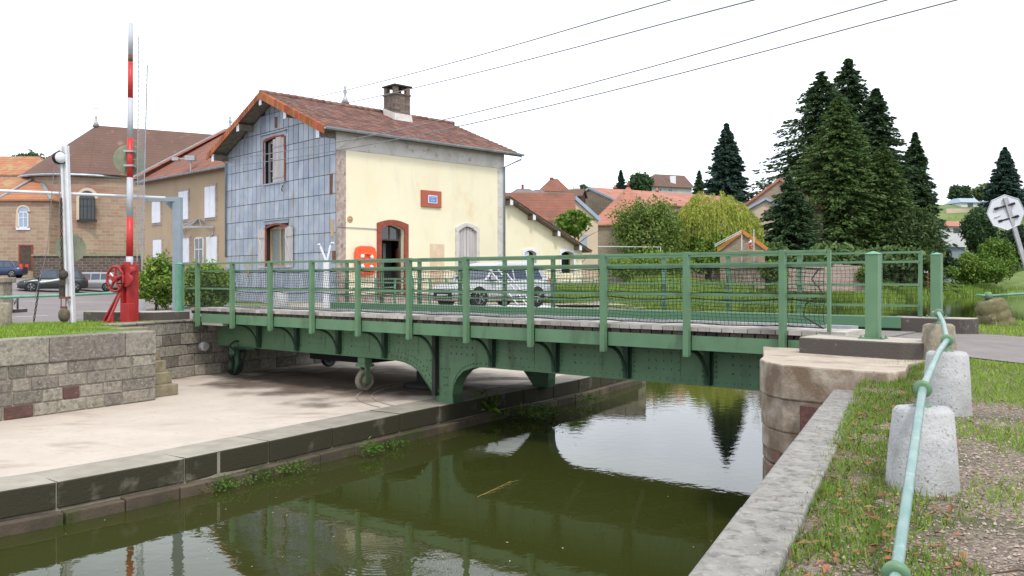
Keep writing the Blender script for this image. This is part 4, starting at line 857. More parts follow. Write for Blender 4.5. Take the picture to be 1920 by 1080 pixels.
for k in range(5): mb.fbox(f, .0, .09, -.26, -.235, bzz+.78+.12*k, bzz+.80+.12*k)
mb.build('ladder_bracket', m_black, b)
mb = MB(); mb.tube([f.p(-.05, -.28, bzz+.92), f.p(.14, -.34, bzz+.92), f.p(.14, -.5, bzz+.92)], .018, 6); mb.build('crank', m_black, b)
zt = lambda y: Z(y, by)
arm_top = zt(43)
m_arm = M('faded_white_band', (.47, .49, .54), (.41, .43, .48), 3, .5)
bands = ((495, 481, m_arm), (481, 407, m_redw), (407, 333, m_arm), (333, 259, m_redw), (259, 184, m_arm), (184, 116, m_redw), (116, 103, m_rust), (103, 43, m_arm))
arm = None
for i, (ya, yb_, mt) in enumerate(bands):
    za, zb = zt(ya)-(.12 if i == 0 else 0), zt(yb_); r = lambda z: lerp(.078, .052, (z-top)/(arm_top-top)); sx = lambda z: bx+.025*(z-top)/(arm_top-top)
    mb = MB(); mb.tube([(sx(za), by, za+.001), (sx(zb), by, zb)], [r(za), r(zb)], 16); o = mb.build('arm' if not arm else 'arm_band', mt, arm or b); arm = arm or o
mb = MB(); kx0, kx1 = X(258, by), X(272, by)
mb.tube([(X(258.5, by), by+.03, zt(68)), (X(256, by), by+.03, zt(490))], .010, 5); mb.tube([(X(275.5, by), by+.03, zt(121)), (X(265, by), by+.03, zt(505))], .013, 5)
mb.tube([(X(275.5, by), by+.03, zt(121)), (X(258.5, by), by+.03, zt(68))], .004, 4)
for k in range(46):
    y0 = 75+k*9; xa = lerp(258.5, 256, (y0-68)/430); y1 = y0+62
    if y1 > 500: break
    xb = lerp(275.5, 265, (y1-121)/380); mb.tube([(X(xa, by), by+.03, zt(y0)), (X(xb, by), by+.03, zt(y1))], .0042, 4)
    if k % 4 == 0: mb.tube([(X(244, by), by, zt(y0+8)), (X(xa, by), by+.03, zt(y0+8))], .006, 4)
mb.build('hanging_skirt', M('skirt_grey', (.33, .345, .37), None, 3, .6), b)
mb = MB(); dc = Vector((X(240, by), by+.10, zt(299))); ax = Vector((.42, -.9, 0)).normalized(); mb.lathe(dc, [(.34, 0), (.36, .004), (.36, .016), (.34, .02)], 36, ax, smooth=False); o = mb.build('round_sign', m_sign, b)
mb = MB()
for y in (284, 311): mb.fbox(Fr((X(243.5, by), by), (1, 0)), -.11, .11, -.09, .09, zt(y)-.022, zt(y)+.022)
mb.build('clamp', m_steel, o)
# weighted white post with pulley
px_, py_ = X(136, 19.6), 19.6; pz = hL(px_, py_)+.02; yy = lambda y: Z(y, py_); xx = lambda x: X(x, py_)
w = thing('pulley_post', 'leaning white steel post with a pulley and hanging chains', 'post', (px_, py_, pz))
mb = MB()
for o_ in (-.075, .045): mb.beam((xx(135)+o_, py_-.0, pz), (xx(122)+o_, py_, yy(273)), .045, .12, (0, 1, 0))
mb.beam((xx(136), py_+.02, pz), (xx(123), py_+.02, yy(273)), .11, .02, (0, 1, 0)); mb.build('post', m_white, w, .005)
mb = MB()
for k in range(9): z = lerp(pz+.3, yy(285), k/8); q = lerp(xx(136), xx(123), k/8); mb.lathe((q-.06, py_-.062, z), [(.018, 0), (.014, .012)], 6, (0, -1, 0))
mb.build('bolt', m_steel, w) if 0 else mb.bm.free()
pc = Vector((xx(112), py_-.05, yy(297))); ax = Vector((.75, -.66, 0)).normalized()
mb = MB(); mb.lathe(pc, [(.03, -.03), (.13, -.025), (.145, 0), (.12, .03), (.12, .07), (.145, .10), (.13, .115), (.03, .12)], 22, ax, mi=0); mb.tube([pc, Vector((xx(123), py_, yy(298)))], .04, 8); pl = mb.build('pulley', m_black, w)
mb = MB(); mb.lathe(pc+ax*.118, [(.125, 0), (.125, .008), (.02, .012)], 22, ax); mb.build('pulley_face', m_white, pl)
mb = MB(); mb.tube([(xx(107), py_-.1, yy(300)), (xx(95), py_-.15, yy(470)), (xx(74), py_-.2, yy(560))], .008, 4); mb.tube([(xx(117), py_-.1, yy(300)), (xx(115), py_-.1, yy(430))], .008, 4); mb.tube([(xx(110), py_-.1, yy(300)), (xx(118), py_-.1, yy(395))], .006, 4)
mb.build('cable', m_wire, w)
def chain(pts, r=.022, th=.008):
    mb = MB(); n = int(sum((b-a).length for a, b in zip(pts, pts[1:]))/(r*2.6)); tot = n
    for i in range(n):
        s = i/n*(len(pts)-1); k = int(s); q = pts[k].lerp(pts[k+1], s-k); d = (pts[k+1]-pts[k]).normalized(); e = Vector((1, 0, 0)) if i % 2 else Vector((0, 1, 0)); e = (e-d*e.dot(d)).normalized()
        mb.tube([q+e*r*.7*math.cos(6.2832*j/8)+d*r*1.6*math.sin(6.2832*j/8) for j in range(8)], th, 4, closed=True)
    return mb
chain([Vector((xx(119), py_-.1, yy(375))), Vector((xx(121), py_-.1, yy(560)))], .03, .013).build('chain', m_chain, w)
chain([Vector((xx(82), py_-.2, yy(540))), Vector((xx(72), py_-.2, pz+.02))], .026, .011).build('chain', m_chain, w)
mb = MB(); mb.fbox(Fr((xx(122), py_-.08), (1, 0)), -.07, .03, -.05, .05, yy(560), yy(505)); mb.lathe((xx(124), py_-.12, yy(515)), [(.09, 0), (.10, .01), (.10, .05), (.03, .06)], 14, (.5, -.8, 0)); mb.lathe((xx(121), py_-.12, yy(530)), [(.07, 0), (.07, .06)], 12, (.5, -.8, 0)); mb.build('chain_winch', m_chain, w)
mb = MB(); mb.tube([(xx(120), py_-.2, yy(524)), (xx(105), py_-.25, yy(527)), (xx(87), py_-.25, yy(529))], [.025, .02, .03], 8); mb.build('crank_handle', m_white, w)
mb = MB(); mb.tube([(xx(119), py_-.1, yy(560)), (xx(119), py_-.1, yy(577))], .012, 5); mb.tube([(xx(128), py_-.1, yy(560)), (xx(128), py_-.1, yy(577))], .012, 5); mb.fbox(Fr((xx(124), py_-.1), (1, 0)), -.07, .07, -.03, .03, yy(578), yy(574)); mb.fbox(Fr((xx(128), py_-.1), (1, 0)), -.13, .08, -.03, .05, yy(560), yy(556)); mb.build('hanger', m_rust, w)
mb = MB(); mb.lathe((xx(124.5), py_-.1, yy(603)), [(.02, 0), (.08, .02), (.115, .09), (.122, .16), (.115, .23), (.08, .29), (.03, .31), (.03, .34)], 18); mb.build('counterweight', M('rusty_stone', (.16, .13, .085), (.09, .075, .055), 9, .9, .5, 40), w)
o = MB(); dc = Vector((X(133, 20.6), 20.6, Z(465, 20.6))); o.lathe(dc, [(.335, 0), (.35, .004), (.35, .016), (.33, .02)], 36, (.1, -1, 0), smooth=False)
t = thing('round_sign', 'round grey back of a road sign behind the white pulley post', 'sign', (dc.x, dc.y, hL(dc.x, dc.y))); o.build('disc', m_sign, t); mb = MB(); mb.tube([(dc.x, dc.y+.03, hL(dc.x, dc.y)-.05), (dc.x, dc.y+.03, dc.z+.2)], .03, 10); mb.build('pole', m_steel, t)
g = thing('height_gantry', 'slate grey steel post with a long white tube arm over the road', 'gantry', (X(333, 21.4), 21.4, -.8)); gx, gy = X(333, 21.4), 21.4
mb = MB(); mb.box(gx-.1, gx+.1, gy-.09, gy+.09, -.79, Z(370, gy)); mb.build('post', m_greyp, g, .008)
mb = MB(); mb.beam((gx+.02, gy, Z(373.5, gy)), (X(272, 21.0), 21.0, Z(372, 21.0)-.03), .1, .11); mb.slab([(gx-.1, gy-.01, 1.99-.02), (gx-.1, gy-.01, 1.70), (gx-.38, gy-.01, 1.99-.02)], (0, .02, 0)); mb.build('arm', m_greyp, g)
mb = MB(); q = Vector((X(313, 21.1), 21.0, Z(371, 21.0))); e = Vector((X(0, 19.3), 19.2, Z(357.5, 19.2))); mb.tube([q, e, e+(e-q)*.5], .035, 10); mb.build('tube', m_white, g)
# rail and posts behind the lawn on the left
hx = lambda x, y, yy_: Vector((X(x, yy_), yy_, Z(y, yy_)))
mb = MB(); mb.tube([hx(-120, 560, 21.0), hx(0, 557.5, 21.4), hx(120, 553.5, 21.8), hx(262, 547, 22.2)], .036, 8); tag(mb.build('pipe_rail', m_green_l), 'pale green pipe rail along the road behind the lawn', 'handrail')
p = hx(262, 578, 22.2); p.z = hL(p.x, p.y); bollard(tuple(p), .17, .13, .52, m_boll, 'white bollard behind the red winch', 'white bollards on the left bank')
p = hx(4, 600, 18.8); p.z = hL(p.x, p.y); bollard(tuple(p), .20, .17, .52, m_boll3, 'grey stone bollard at the left edge of the lawn', 'stone bollards on the left bank')
t = thing('stone_pillar', 'weathered square stone pillar with a projecting cap at the left edge', 'pillar', (X(0, 26), 26, hL(X(0, 26), 26)))
q = Vector((X(0, 26), 26)); z = hL(q.x, q.y); mb = MB(); mb.box(q.x-.28, q.x+.24, q.y-.25, q.y+.25, z, Z(530, 26)); mb.build('shaft', m_boll3, t, .02); mb = MB(); mb.box(q.x-.36, q.x+.32, q.y-.33, q.y+.33, Z(530, 26), Z(520, 26)); mb.build('cap', m_boll3, t, .03)
t = thing('post_and_chain', 'pair of small iron posts with a chain beside the stone pillar', 'posts', (X(32, 27), 27, hL(X(32, 27), 27))); z = hL(X(32, 27), 27)
for x in (22, 33): mb = MB(); mb.tube([(X(x, 27), 27, z), (X(x, 27), 27, z+.48)], .03, 8); mb.build('post', m_dark, t)
chain([Vector((X(22, 27), 27, z+.45)), Vector((X(27.5, 27), 27, z+.3)), Vector((X(33, 27), 27, z+.45))], .03, .01).build('chain', m_chain, t)
mb = MB(); mb.box(X(14, 27), X(38, 27), 26.7, 27.4, z-.1, z+.12); mb.build('base', m_plinth, t)
# ---------------------------------------------------------------- cars
m_tyre = M('tyre', (.02, .02, .02), None, 3, .8); m_rim = M('alloy', (.45, .46, .48), None, 3, .3, metal=.6); m_lamp = M('headlight', (.6, .62, .65), None, 3, .15); m_tail = M('tail_light', (.7, .06, .03), None, 3, .3); m_plate = M('number_plate', (.75, .75, .72), None, 3, .5)
def paint(n, c, met=.4): return M(n, c, tuple(x*.92 for x in c), 1, .28, metal=met, spec=.6)
def car(label, loc, ang, L, Wd, H, mat, hood=.25, rear='wagon', cat='car'):
    """profile lofted along the length; x forward in the local frame"""
    t = thing('parked_car', label, cat, loc, 'cars parked on the left bank'); h = math.radians(ang); f = Fr((loc[0], loc[1]), (math.cos(h), math.sin(h))); z0 = loc[2]
    nose = L/2; ws = nose-L*hood; rf0 = ws-L*.15; rf1 = -nose+L*(.13 if rear == 'wagon' else .2)
    belt = H*.60
    S_ = [(-nose, .78, .34, .62), (-nose+.06, .9, .26, .62), (-nose+.4, .98, .22, .63), (rf1, 1, .2, .63), (0, 1, .2, .61), (ws, 1, .2, .60), (nose-.55, .97, .2, .53), (nose-.15, .88, .22, .47), (nose, .72, .30, .40)]
    mb = MB(); Rg = []
    for (x, w, zb, zt_) in S_:
        hw = Wd/2*w; zb *= H/1.5; zt_ *= H
        Rg.append([f.p(x, s*a, z0+zz) for s, a, zz in ((-1, hw*.9, zb), (-1, hw, zb+.12), (-1, hw, lerp(zb, zt_, .6)), (-1, hw*.94, zt_-.03), (-1, hw*.80, zt_), (1, hw*.80, zt_), (1, hw*.94, zt_-.03), (1, hw, lerp(zb, zt_, .6)), (1, hw, zb+.12), (1, hw*.9, zb))])
    V = [[mb.bm.verts.new(p) for p in r] for r in Rg]; n = 10
    for a, b in zip(V, V[1:]):
        for k in range(n): fc = mb.bm.faces.new([a[k], a[(k+1) % n], b[(k+1) % n], b[k]]); fc.smooth = True
    mb.bm.faces.new(V[0]); mb.bm.faces.new(V[-1][::-1])
    body = mb.build('body', mat, t)
    def cabin(k, dz, mt, name, ins=0):
        mb = MB(); P = [(rf1-L*.09+ins, belt), (rf1+.02+ins, H-.03-dz), (rf1+L*.08, H-dz), (rf0-L*.06, H-dz), (rf0, H-.04-dz), (ws-ins, belt)]; lo = Wd/2*.94*k; hi = Wd/2*.76*k
        wd = lambda z: lerp(lo, hi, (z-belt)/(H-belt)); A = [mb.bm.verts.new(f.p(x, -wd(z), z0+z)) for x, z in P]; Bq = [mb.bm.verts.new(f.p(x, wd(z), z0+z)) for x, z in P]
        mb.bm.faces.new(A); mb.bm.faces.new(Bq[::-1])
        for i in range(5): mb.bm.faces.new([A[i], A[i+1], Bq[i+1], Bq[i]])
        return mb.build(name, mt, body, .03 if name == 'roof' else 0)
    cabin(1.0, .0, mat, 'roof')
    wd = lambda z, k=1.012: lerp(Wd/2*.94, Wd/2*.76, (z-belt)/(H-belt))*k
    for s in (-1, 1):
        xs = [rf1+L*.02, lerp(rf1, rf0, .34), lerp(rf1, rf0, .66), rf0+L*.04]
        for i in range(3):
            zb, zt_ = belt+.03, H-.12; x0, x1 = xs[i]+.05, xs[i+1]-.03; x1b = x1+(L*.09 if i == 2 else 0); x0b = x0-(L*.04 if i == 0 else 0)
            mb = MB(); mb.slab([f.p(x0b, s*wd(zb), z0+zb), f.p(x1b, s*wd(zb), z0+zb), f.p(x1, s*wd(zt_), z0+zt_), f.p(x0, s*wd(zt_), z0+zt_)], f.p(0, s*.006, 0)-f.p(0, 0, 0)); mb.build('side_window', m_carglass, body)
    for nm, xa, xb in (('windscreen', ws-.04, rf0+.01), ('rear_window', rf1-L*.09+.03, rf1+.01)):
        zb, zt_ = belt+.05, H-.10; d = .03 if nm[0] == 'w' else -.03; mb = MB(); mb.slab([f.p(xa+d, -wd(zb, .9), z0+zb), f.p(xa+d, wd(zb, .9), z0+zb), f.p(xb+d, wd(zt_, .86), z0+zt_), f.p(xb+d, -wd(zt_, .86), z0+zt_)], f.p(d*.3, 0, 0)-f.p(0, 0, 0)); mb.build(nm, m_carglass, body)
    r = H*.215
    for x in (nose-L*.19, -nose+L*.19):
        for s in (-1, 1):
            c = f.p(x, s*(Wd/2-.09), z0+r); ax = f.p(0, s, 0)-f.p(0, 0, 0)
            mb = MB(); mb.lathe(c, [(r*1.12, -.05), (r*1.14, .075), (r*1.10, .094)], 20, ax); mb.build('wheel_arch', m_black, body)
            mb = MB(); mb.lathe(c, [(r*.7, -.1), (r, -.09), (r, .08), (r*.93, .108), (r*.66, .108)], 20, ax); wh = mb.build('wheel', m_tyre, t)
            mb = MB()
            mb.lathe(c, [(r*.66, .07), (r*.66, .112), (r*.56, .10), (r*.5, .08)], 20, ax); e1_ = f.p(1, 0, 0)-f.p(0, 0, 0)
            for k in range(5): q = 6.2832*k/5; mb.beam(c+ax*.10, c+ax*.10+e1_*math.cos(q)*r*.62+Vector((0, 0, math.sin(q)*r*.62)), .03, .07, ax)
            mb.build('rim', m_rim, wh)
    for s in (-1, 1):
        mb = MB(); mb.hexa([f.p(nose-.42, s*Wd*.46, z0+H*.40), f.p(nose-.05, s*Wd*.33, z0+H*.35), f.p(nose-.02, s*Wd*.2, z0+H*.36), f.p(nose-.35, s*Wd*.4, z0+H*.41), f.p(nose-.5, s*Wd*.475, z0+H*.475), f.p(nose-.10, s*Wd*.36, z0+H*.42), f.p(nose-.10, s*Wd*.2, z0+H*.42), f.p(nose-.4, s*Wd*.4, z0+H*.49)]); mb.build('headlight', m_lamp, body)
        mb = MB(); mb.fbox(f, -nose-.01, -nose+.22, s*Wd*.36-.08, s*Wd*.40+.06*s, z0+H*.5, z0+H*.62 if rear != 'hatch' else z0+H*.8); mb.build('tail_light', m_tail, body)
        mb = MB(); mb.fbox(f, ws-.35, ws-.15, s*Wd*.5, s*(Wd*.5+.16), z0+belt, z0+belt+.14); mb.build('mirror', mat, body, .03)
    mb = MB(); mb.fbox(f, nose-.05, nose+.012, -Wd*.26, Wd*.26, z0+H*.19, z0+H*.33); mb.build('grille', m_black, body)
    mb = MB(); mb.fbox(f, nose-.02, nose+.025, -.26, .26, z0+H*.22, z0+H*.29); mb.build('number_plate', m_plate, body)
    return t
m_carglass = M('car_glass', (.035, .05, .075), (.05, .07, .10), 2, .08, spec=.8)
y = 62.; car('dark grey sport utility car parked facing the road by the church', (X(99, y), y, hL(X(99, y), y)+.01), 212, 4.5, 1.85, 1.64, paint('dark_grey_metal', (.05, .058, .06)), .24)
y = 66.; car('silver estate car parked beside the dark stone wall', (X(170, y), y, hL(X(170, y), y)+.01), 188, 4.6, 1.78, 1.45, paint('silver_metal', (.36, .37, .38)), .25)
y = 73.; car('dark blue hatchback at the left edge of the car park', (X(-2, y), y, hL(X(-2, y), y)+.01), 192, 4.1, 1.72, 1.46, paint('blue_metal', (.04, .06, .12)), .22, 'hatch')
y = 28.4; car('pale grey car parked along the yellow house behind the railings', (X(922, y), y, hL(X(922, y), y)+.016), 224, 4.2, 1.72, 1.45, paint('white_gloss', (.52, .54, .56), .1), .26)
# ---------------------------------------------------------------- far buildings
m_church = M('church_stone', (.40, .31, .225), (.33, .235, .165), .9, .95, brick=(.5, .75, .30, (.46, .38, .29), (.27, .165, .12)), stain=((.31, .145, .105), .22, .52, .68, (.2, .2, 1.6)), cut=(.3, .7))
m_slate = M('brown_tile_roof', (.155, .088, .066), (.125, .075, .06), .6, .9, rows=(.28, (.06, .038, .03)), stain=((.22, .16, .125), .9, .58, .72))
m_roofr = M('red_tile_roof', (.26, .105, .07), (.19, .08, .055), .7, .9, rows=(.3, (.09, .04, .03)), stain=((.10, .07, .05), .8, .56, .7))
m_roofo = M('orange_tile_roof', (.42, .17, .085), (.33, .145, .08), .8, .9, rows=(.34, (.16, .065, .035)), stain=((.33, .28, .14), 1.1, .52, .66))
m_roofs = M('salmon_tile_roof', (.46, .20, .14), (.37, .155, .11), .6, .9, rows=(.42, (.22, .09, .06)), stain=((.26, .135, .10), .5, .5, .68), bump=.3)
m_roofg = M('grey_slate_roof', (.15, .135, .14), (.20, .17, .165), .6, .8, rows=(.3, (.07, .06, .06)))
m_beige = M('beige_render', (.43, .325, .22), (.365, .275, .185), .35, .92, stain=((.27, .215, .155), .5, .55, .72, (1, 1, .4)))
m_cream = M('cream_render', (.60, .50, .38), (.54, .43, .33), .4, .92); m_whitew = M('white_render', (.72, .72, .74), (.64, .64, .66), .4, .9)
m_rubble = M('rubble_stone', (.34, .27, .20), (.27, .21, .155), 2, .95, brick=(.8, .34, .17, (.44, .37, .29), (.22, .17, .13)))
m_dkwall = M('dark_stone_wall', (.11, .085, .075), (.16, .12, .105), 3, .95, brick=(.9, .42, .24, (.34, .27, .22), (.075, .06, .055)))
m_barge = M('blue_bargeboard', (.34, .42, .54), (.28, .36, .48), 2, .6)
def house_block(name, label, cat, o, axis, L, Wd, zb, ze, zr, wallm, roofm, hip=(0, 0), ov=.35, barge=None, group=None, th=.16):
    """o: near corner; ridge runs along the axis, width to the left of it. hip: inset of the ridge at each end"""
    t = thing(name, label, cat, (o[0], o[1], zb), group); f = Fr(o, axis)
    mb = MB(); E = [(0, 0), (L, 0), (L, Wd), (0, Wd)]
    lo = [mb.bm.verts.new(f.p(a, b, zb)) for a, b in E]; hi = [mb.bm.verts.new(f.p(a, b, ze)) for a, b in E]; g = [mb.bm.verts.new(f.p(a, Wd/2, zr)) for a in (0, L)]
    for i in range(4): mb.bm.faces.new([lo[i], lo[(i+1) % 4], hi[(i+1) % 4], hi[i]])
    if not hip[0]: mb.bm.faces.new([hi[3], hi[0], g[0]])
    if not hip[1]: mb.bm.faces.new([hi[1], hi[2], g[1]])
    mb.build('wall', wallm, t)
    s = (zr-ze)/(Wd/2); z0 = ze-s*ov+.06; mb = MB(); o0 = ov if not hip[0] else ov; R0, R1 = (hip[0] if hip[0] else -ov), (L-hip[1] if hip[1] else L+ov)
    top_ = zr+.06; A = [f.p(-ov, -ov, z0), f.p(L+ov, -ov, z0), f.p(L+ov, Wd+ov, z0), f.p(-ov, Wd+ov, z0)]; r0, r1 = f.p(R0, Wd/2, top_), f.p(R1, Wd/2, top_)
    up = Vector((0, 0, th))
    for P in ([A[0], A[1], r1, r0], [A[2], A[3], r0, r1]): mb.slab(P, up)
    if hip[0]: mb.slab([A[3], A[0], r0], up)
    if hip[1]: mb.slab([A[1], A[2], r1], up)
    rf = mb.build('roof', roofm, t)
    if barge:
        for a, hp in ((-ov, hip[0]), (L+ov, hip[1])):
            if hp: continue
            mb = MB()
            for b0 in (-ov-.03, Wd+ov+.03): mb.beam(f.p(a, b0, z0+.02), f.p(a, Wd/2, top_+.04), .06, .34)
            mb.build('bargeboard', barge, rf)
    return t, f, rf
def window(f, t, a, z0, w, h, b=0, frame=m_white, pane=m_glass, sh=None, arched=False, surround=None, bars=1):
    mb = MB(); k = .08
    for x0, x1, y0, y1 in ((a-w/2, a-w/2+k, z0, z0+h), (a+w/2-k, a+w/2, z0, z0+h), (a-w/2, a+w/2, z0, z0+k), (a-w/2, a+w/2, z0+h-k, z0+h)): mb.fbox(f, x0, x1, b-.05, b+.02, y0, y1)
    for i in range(bars): q = a-w/2+w*(i+1)/(bars+1); mb.fbox(f, q-.03, q+.03, b-.045, b+.02, z0, z0+h)
    mb.fbox(f, a-w/2, a+w/2, b-.044, b+.02, z0+h*.62, z0+h*.62+.05)
    if surround: mb.fbox(f, a-w/2-.18, a+w/2+.18, b-.09, b+.02, z0-.2, z0)
    o = mb.build('window', frame, t)
    if arched:
        mb = MB(); P = [(a+math.cos(3.1416*i/10)*w/2, z0+h+math.sin(3.1416*i/10)*w/2) for i in range(11)]; mb.slab([f.p(x, b-.03, z) for x, z in P], f.p(0, .04, 0)-f.p(0, 0, 0)); mb.build('arched_pane', pane, o)
        ring(f, [(a+w/2, z0)]+P+[(a-w/2, z0)], [(a+w/2+.25, z0)]+[(a+(x-a)*1.36, z0+h+(z-z0-h)*1.36) for x, z in P]+[(a-w/2-.25, z0)], b-.07, b+.02, 'arch', surround or frame, o)
    mb = MB(); mb.fbox(f, a-w/2+.02, a+w/2-.02, b-.025, b-.01, z0+.02, z0+h-.02); mb.build('pane', pane, o)
    if sh:
        for s in (-1, 1): mb = MB(); mb.fbox(f, a+s*(w/2+.02) if s > 0 else a-w/2-.02-w/2, (a+w/2+.02+w/2) if s > 0 else a-w/2-.02, b-.09, b-.052, z0, z0+h); mb.build('shutter', sh, o)
    return o
def shut(f, t, a, z0, w, h, b=0, mat=m_shutw, fr=m_quoin_d):                 # a window with its shutters closed
    mb = MB(); mb.fbox(f, a-w/2-.14, a+w/2+.14, b-.04, b+.02, z0-.16, z0+h+.16); o = mb.build('window', fr, t)
    for s in (-1, 1): mb = MB(); mb.fbox(f, *sorted((a+s*.015, a+s*w/2)), b-.09, b-.045, z0, z0+h); mb.build('shutter', mat, o)
# beige house behind the lock house
gdir = Vector((.725, -.69)); bo = Vector((X(272, 58), 58)); zb = hL(-22, 56)-.3; zE_ = Z(338, 58)
t, f, rf = house_block('beige_house', 'large beige house with white shutters behind the zinc clad gable', 'house', tuple(bo), tuple(gdir), 21, 8.6, zb, zE_, zE_+3.35, m_beige, m_roofr, (3.6, 4), .45)
def fpx(f, x0, x1, y0, y1): a0, z1 = f.hit(x0, y0); a1, z0 = f.hit(x1, y1); return (a0+a1)/2, min(z0, f.hit((x0+x1)/2, y1)[1]), abs(a1-a0), None, f.hit((x0+x1)/2, y0)[1]
for x0, x1, y0, y1 in ((287, 302, 375, 417), (337, 354, 359, 411), (386, 405, 350, 407), (289, 304, 450, 487), (339, 356, 447, 492), (389, 408, 444, 495)):
    a, z0, w_, _, z1 = fpx(f, x0, x1, y0, y1); shut(f, t, a, z0, w_, z1-z0)
a, z0, w_, _, z1 = fpx(f, 366, 382, 445, 506); window(f, t, a, z0, w_, z1-z0, frame=m_whitew, surround=m_cream)
mb = MB()
for k in range(7): q = 3.1416*k/6; mb.beam(f.p(a, -.05, z1+1.15), f.p(a+math.cos(q)*2.0, -.1-math.sin(q)*1.2, z1+.55), .05, .05)
for k in range(6): q, r_ = 3.1416*k/6, 3.1416*(k+1)/6; mb.beam(f.p(a+math.cos(q)*2.0, -.1-math.sin(q)*1.2, z1+.55), f.p(a+math.cos(r_)*2.0, -.1-math.sin(r_)*1.2, z1+.55), .06, .12)
for s in (-1, 1): mb.tube([f.p(a+s*1.9, -.1, z1+.5), f.p(a+s*1.9, -.1, z1+.1), f.p(a+s*1.5, -.05, z1-.1)], .04, 5)
mb.build('glass_canopy', m_steel, t)
gutter(f, -.45, 21.4, -.5, zE_-.15, rf, .10)
for aa in (3.6, 17): mb = MB(); q = f.p(aa, 4.3, zE_+3.45); mb.lathe(q, [(.25, 0), (.12, .3), (.05, .5), (.13, .65), (.05, .8), (.1, .95), (.02, 1.05), (.015, 1.5)], 8); mb.build('finial', m_steel, rf)
mb = MB(); q0, q1 = f.p(-.5, -.5, zE_+.05), f.p(3.6, 4.3, zE_+3.55); mb.beam(q0, q1, .9, .12); mb.build('new_tile_strip', m_roofs, rf)
mb = MB(); mb.beam(q0+Vector((-.35, 0, .05)), q1+Vector((-.3, 0, .05)), .10, .10); mb.build('hip_flashing', m_zgut, rf)
mb = MB(); q = f.p(7.3, -.3, zE_+.7); mb.box(q.x-.3, q.x+.3, q.y-.2, q.y+.2, q.z-.1, q.z+.2); mb.box(q.x-1.1, q.x-.7, q.y-.2, q.y+.2, q.z-.1, q.z+.1); mb.tube([q, q+Vector((0, 0, -.9))], .05, 6); mb.tube([q+Vector((-.9, 0, 0)), q], .04, 5); mb.build('roof_floodlight', m_steel, rf)
# church with its round apse
t = thing('church', 'stone church with a round apse under a big brown tiled roof', 'church', (X(165, 85), 85, -1.6)); cx, cy, cr_ = X(165, 85.), 85., 5.6
ca = Vector((.885, .466)); zc_ = Z(325, 80); zr_ = Z(236, 85)
mb = MB(); N = 28; P = [(cx+cr_*math.cos(6.2832*k/N), cy+cr_*math.sin(6.2832*k/N)) for k in range(N)]; mb.prism(P, -2.0, zc_)
cf = Fr((cx, cy), tuple(ca)); mb.build('apse', m_church, t); mb = MB(); mb.fbox(cf, 0, 26, -cr_+.05, cr_-.05, -2, zc_-.01); mb.build('nave', m_church, t)
mb = MB(); ap = Vector((cx+.8, cy, zr_)); ro = cr_+.45; P2_ = [Vector((cx+ro*math.cos(6.2832*k/N), cy+ro*math.sin(6.2832*k/N), zc_-.1)) for k in range(N)]
va = mb.bm.verts.new(ap); vs = [mb.bm.verts.new(p) for p in P2_]; vl = [mb.bm.verts.new(p-Vector((0, 0, .25))) for p in P2_]
for k in range(N): mb.bm.faces.new([vs[k], vs[(k+1) % N], va]); mb.bm.faces.new([vl[k], vl[(k+1) % N], vs[(k+1) % N], vs[k]])
mb.bm.faces.new(vl[::-1]); rf = mb.build('apse_roof', m_slate, t)
mb = MB(); rr = cf.p(26, 0, zr_); e0 = ap
mb.slab([cf.p(.0, -ro, zc_-.1), cf.p(26, -ro, zc_-.1), rr, ap], (0, 0, .05)); mb.slab([cf.p(0, ro, zc_-.1), cf.p(26, ro, zc_-.1), rr, ap], (0, 0, .05)); mb.build('nave_roof', m_slate, t)
mb = MB(); mb.lathe(ap-Vector((0, 0, .1)), [(.35, 0), (.16, .5), (.06, .8), (.14, .95), (.05, 1.1), (.03, 1.3), (.02, 2.2)], 10); mb.box(ap.x-.25, ap.x+.25, ap.y-.02, ap.y+.02, ap.z+1.7, ap.z+1.76); mb.build('cross_finial', m_steel, rf)
mb = MB(); mb.tube([p-Vector((0, 0, .12)) for p in P2_], .12, 6, closed=True); mb.build('gutter', m_zgut, rf)
wy = cy-5.5; wf = Fr((X(164, wy), wy), (.995, .02)); window(wf, t, .0, Z(412, wy), 1.45, Z(372, wy)-Z(412, wy), b=-.03, frame=m_dark, pane=m_glass, arched=True, surround=m_cream, bars=3)
# annex with orange roof and an arched window, older roof behind
an = Fr((X(-60, 77.5), 77.5), (1, .0)); aL = X(92, 77.5)-X(-60, 77.5); zE2 = Z(376, 77.5)
t = thing('church_annex', 'stone annex with an orange tiled hipped roof and an arched window', 'annex', (X(0, 77.5), 77.5, -1.5))
mb = MB(); mb.fbox(an, 0, aL, 0, 6, -1.8, zE2); mb.build('wall', m_church, t)
mb = MB(); mb.slab([an.p(-1, -.3, zE2-.05), an.p(aL+.35, -.3, zE2-.05), an.p(X(56, 79)-X(-60, 77.5), 3, zE2+2.3), an.p(-1, 3, zE2+2.3)], (0, 0, .15)); mb.slab([an.p(aL+.35, -.3, zE2-.05), an.p(aL+.35, 6.3, zE2-.05), an.p(X(56, 79)-X(-60, 77.5), 3, zE2+2.3)], (0, 0, .15)); rf = mb.build('roof', m_roofo, t)
mb = MB(); mb.beam(an.p(aL+.35, -.3, zE2+.1), an.p(X(56, 79)-X(-60, 77.5), 3, zE2+2.45), .3, .1); mb.beam(an.p(aL-4.6, -.32, zE2+.1), an.p(aL-3.0, 2.6, zE2+2.3), .34, .1); mb.build('hip_flashing', m_zgut, rf)
a, z0, w_, _, z1 = fpx(an, 34, 54, 397, 427); window(an, t, a, z0, w_*.95, z1-z0, arched=True, frame=m_white, pane=m_barge, surround=m_cream, bars=1)
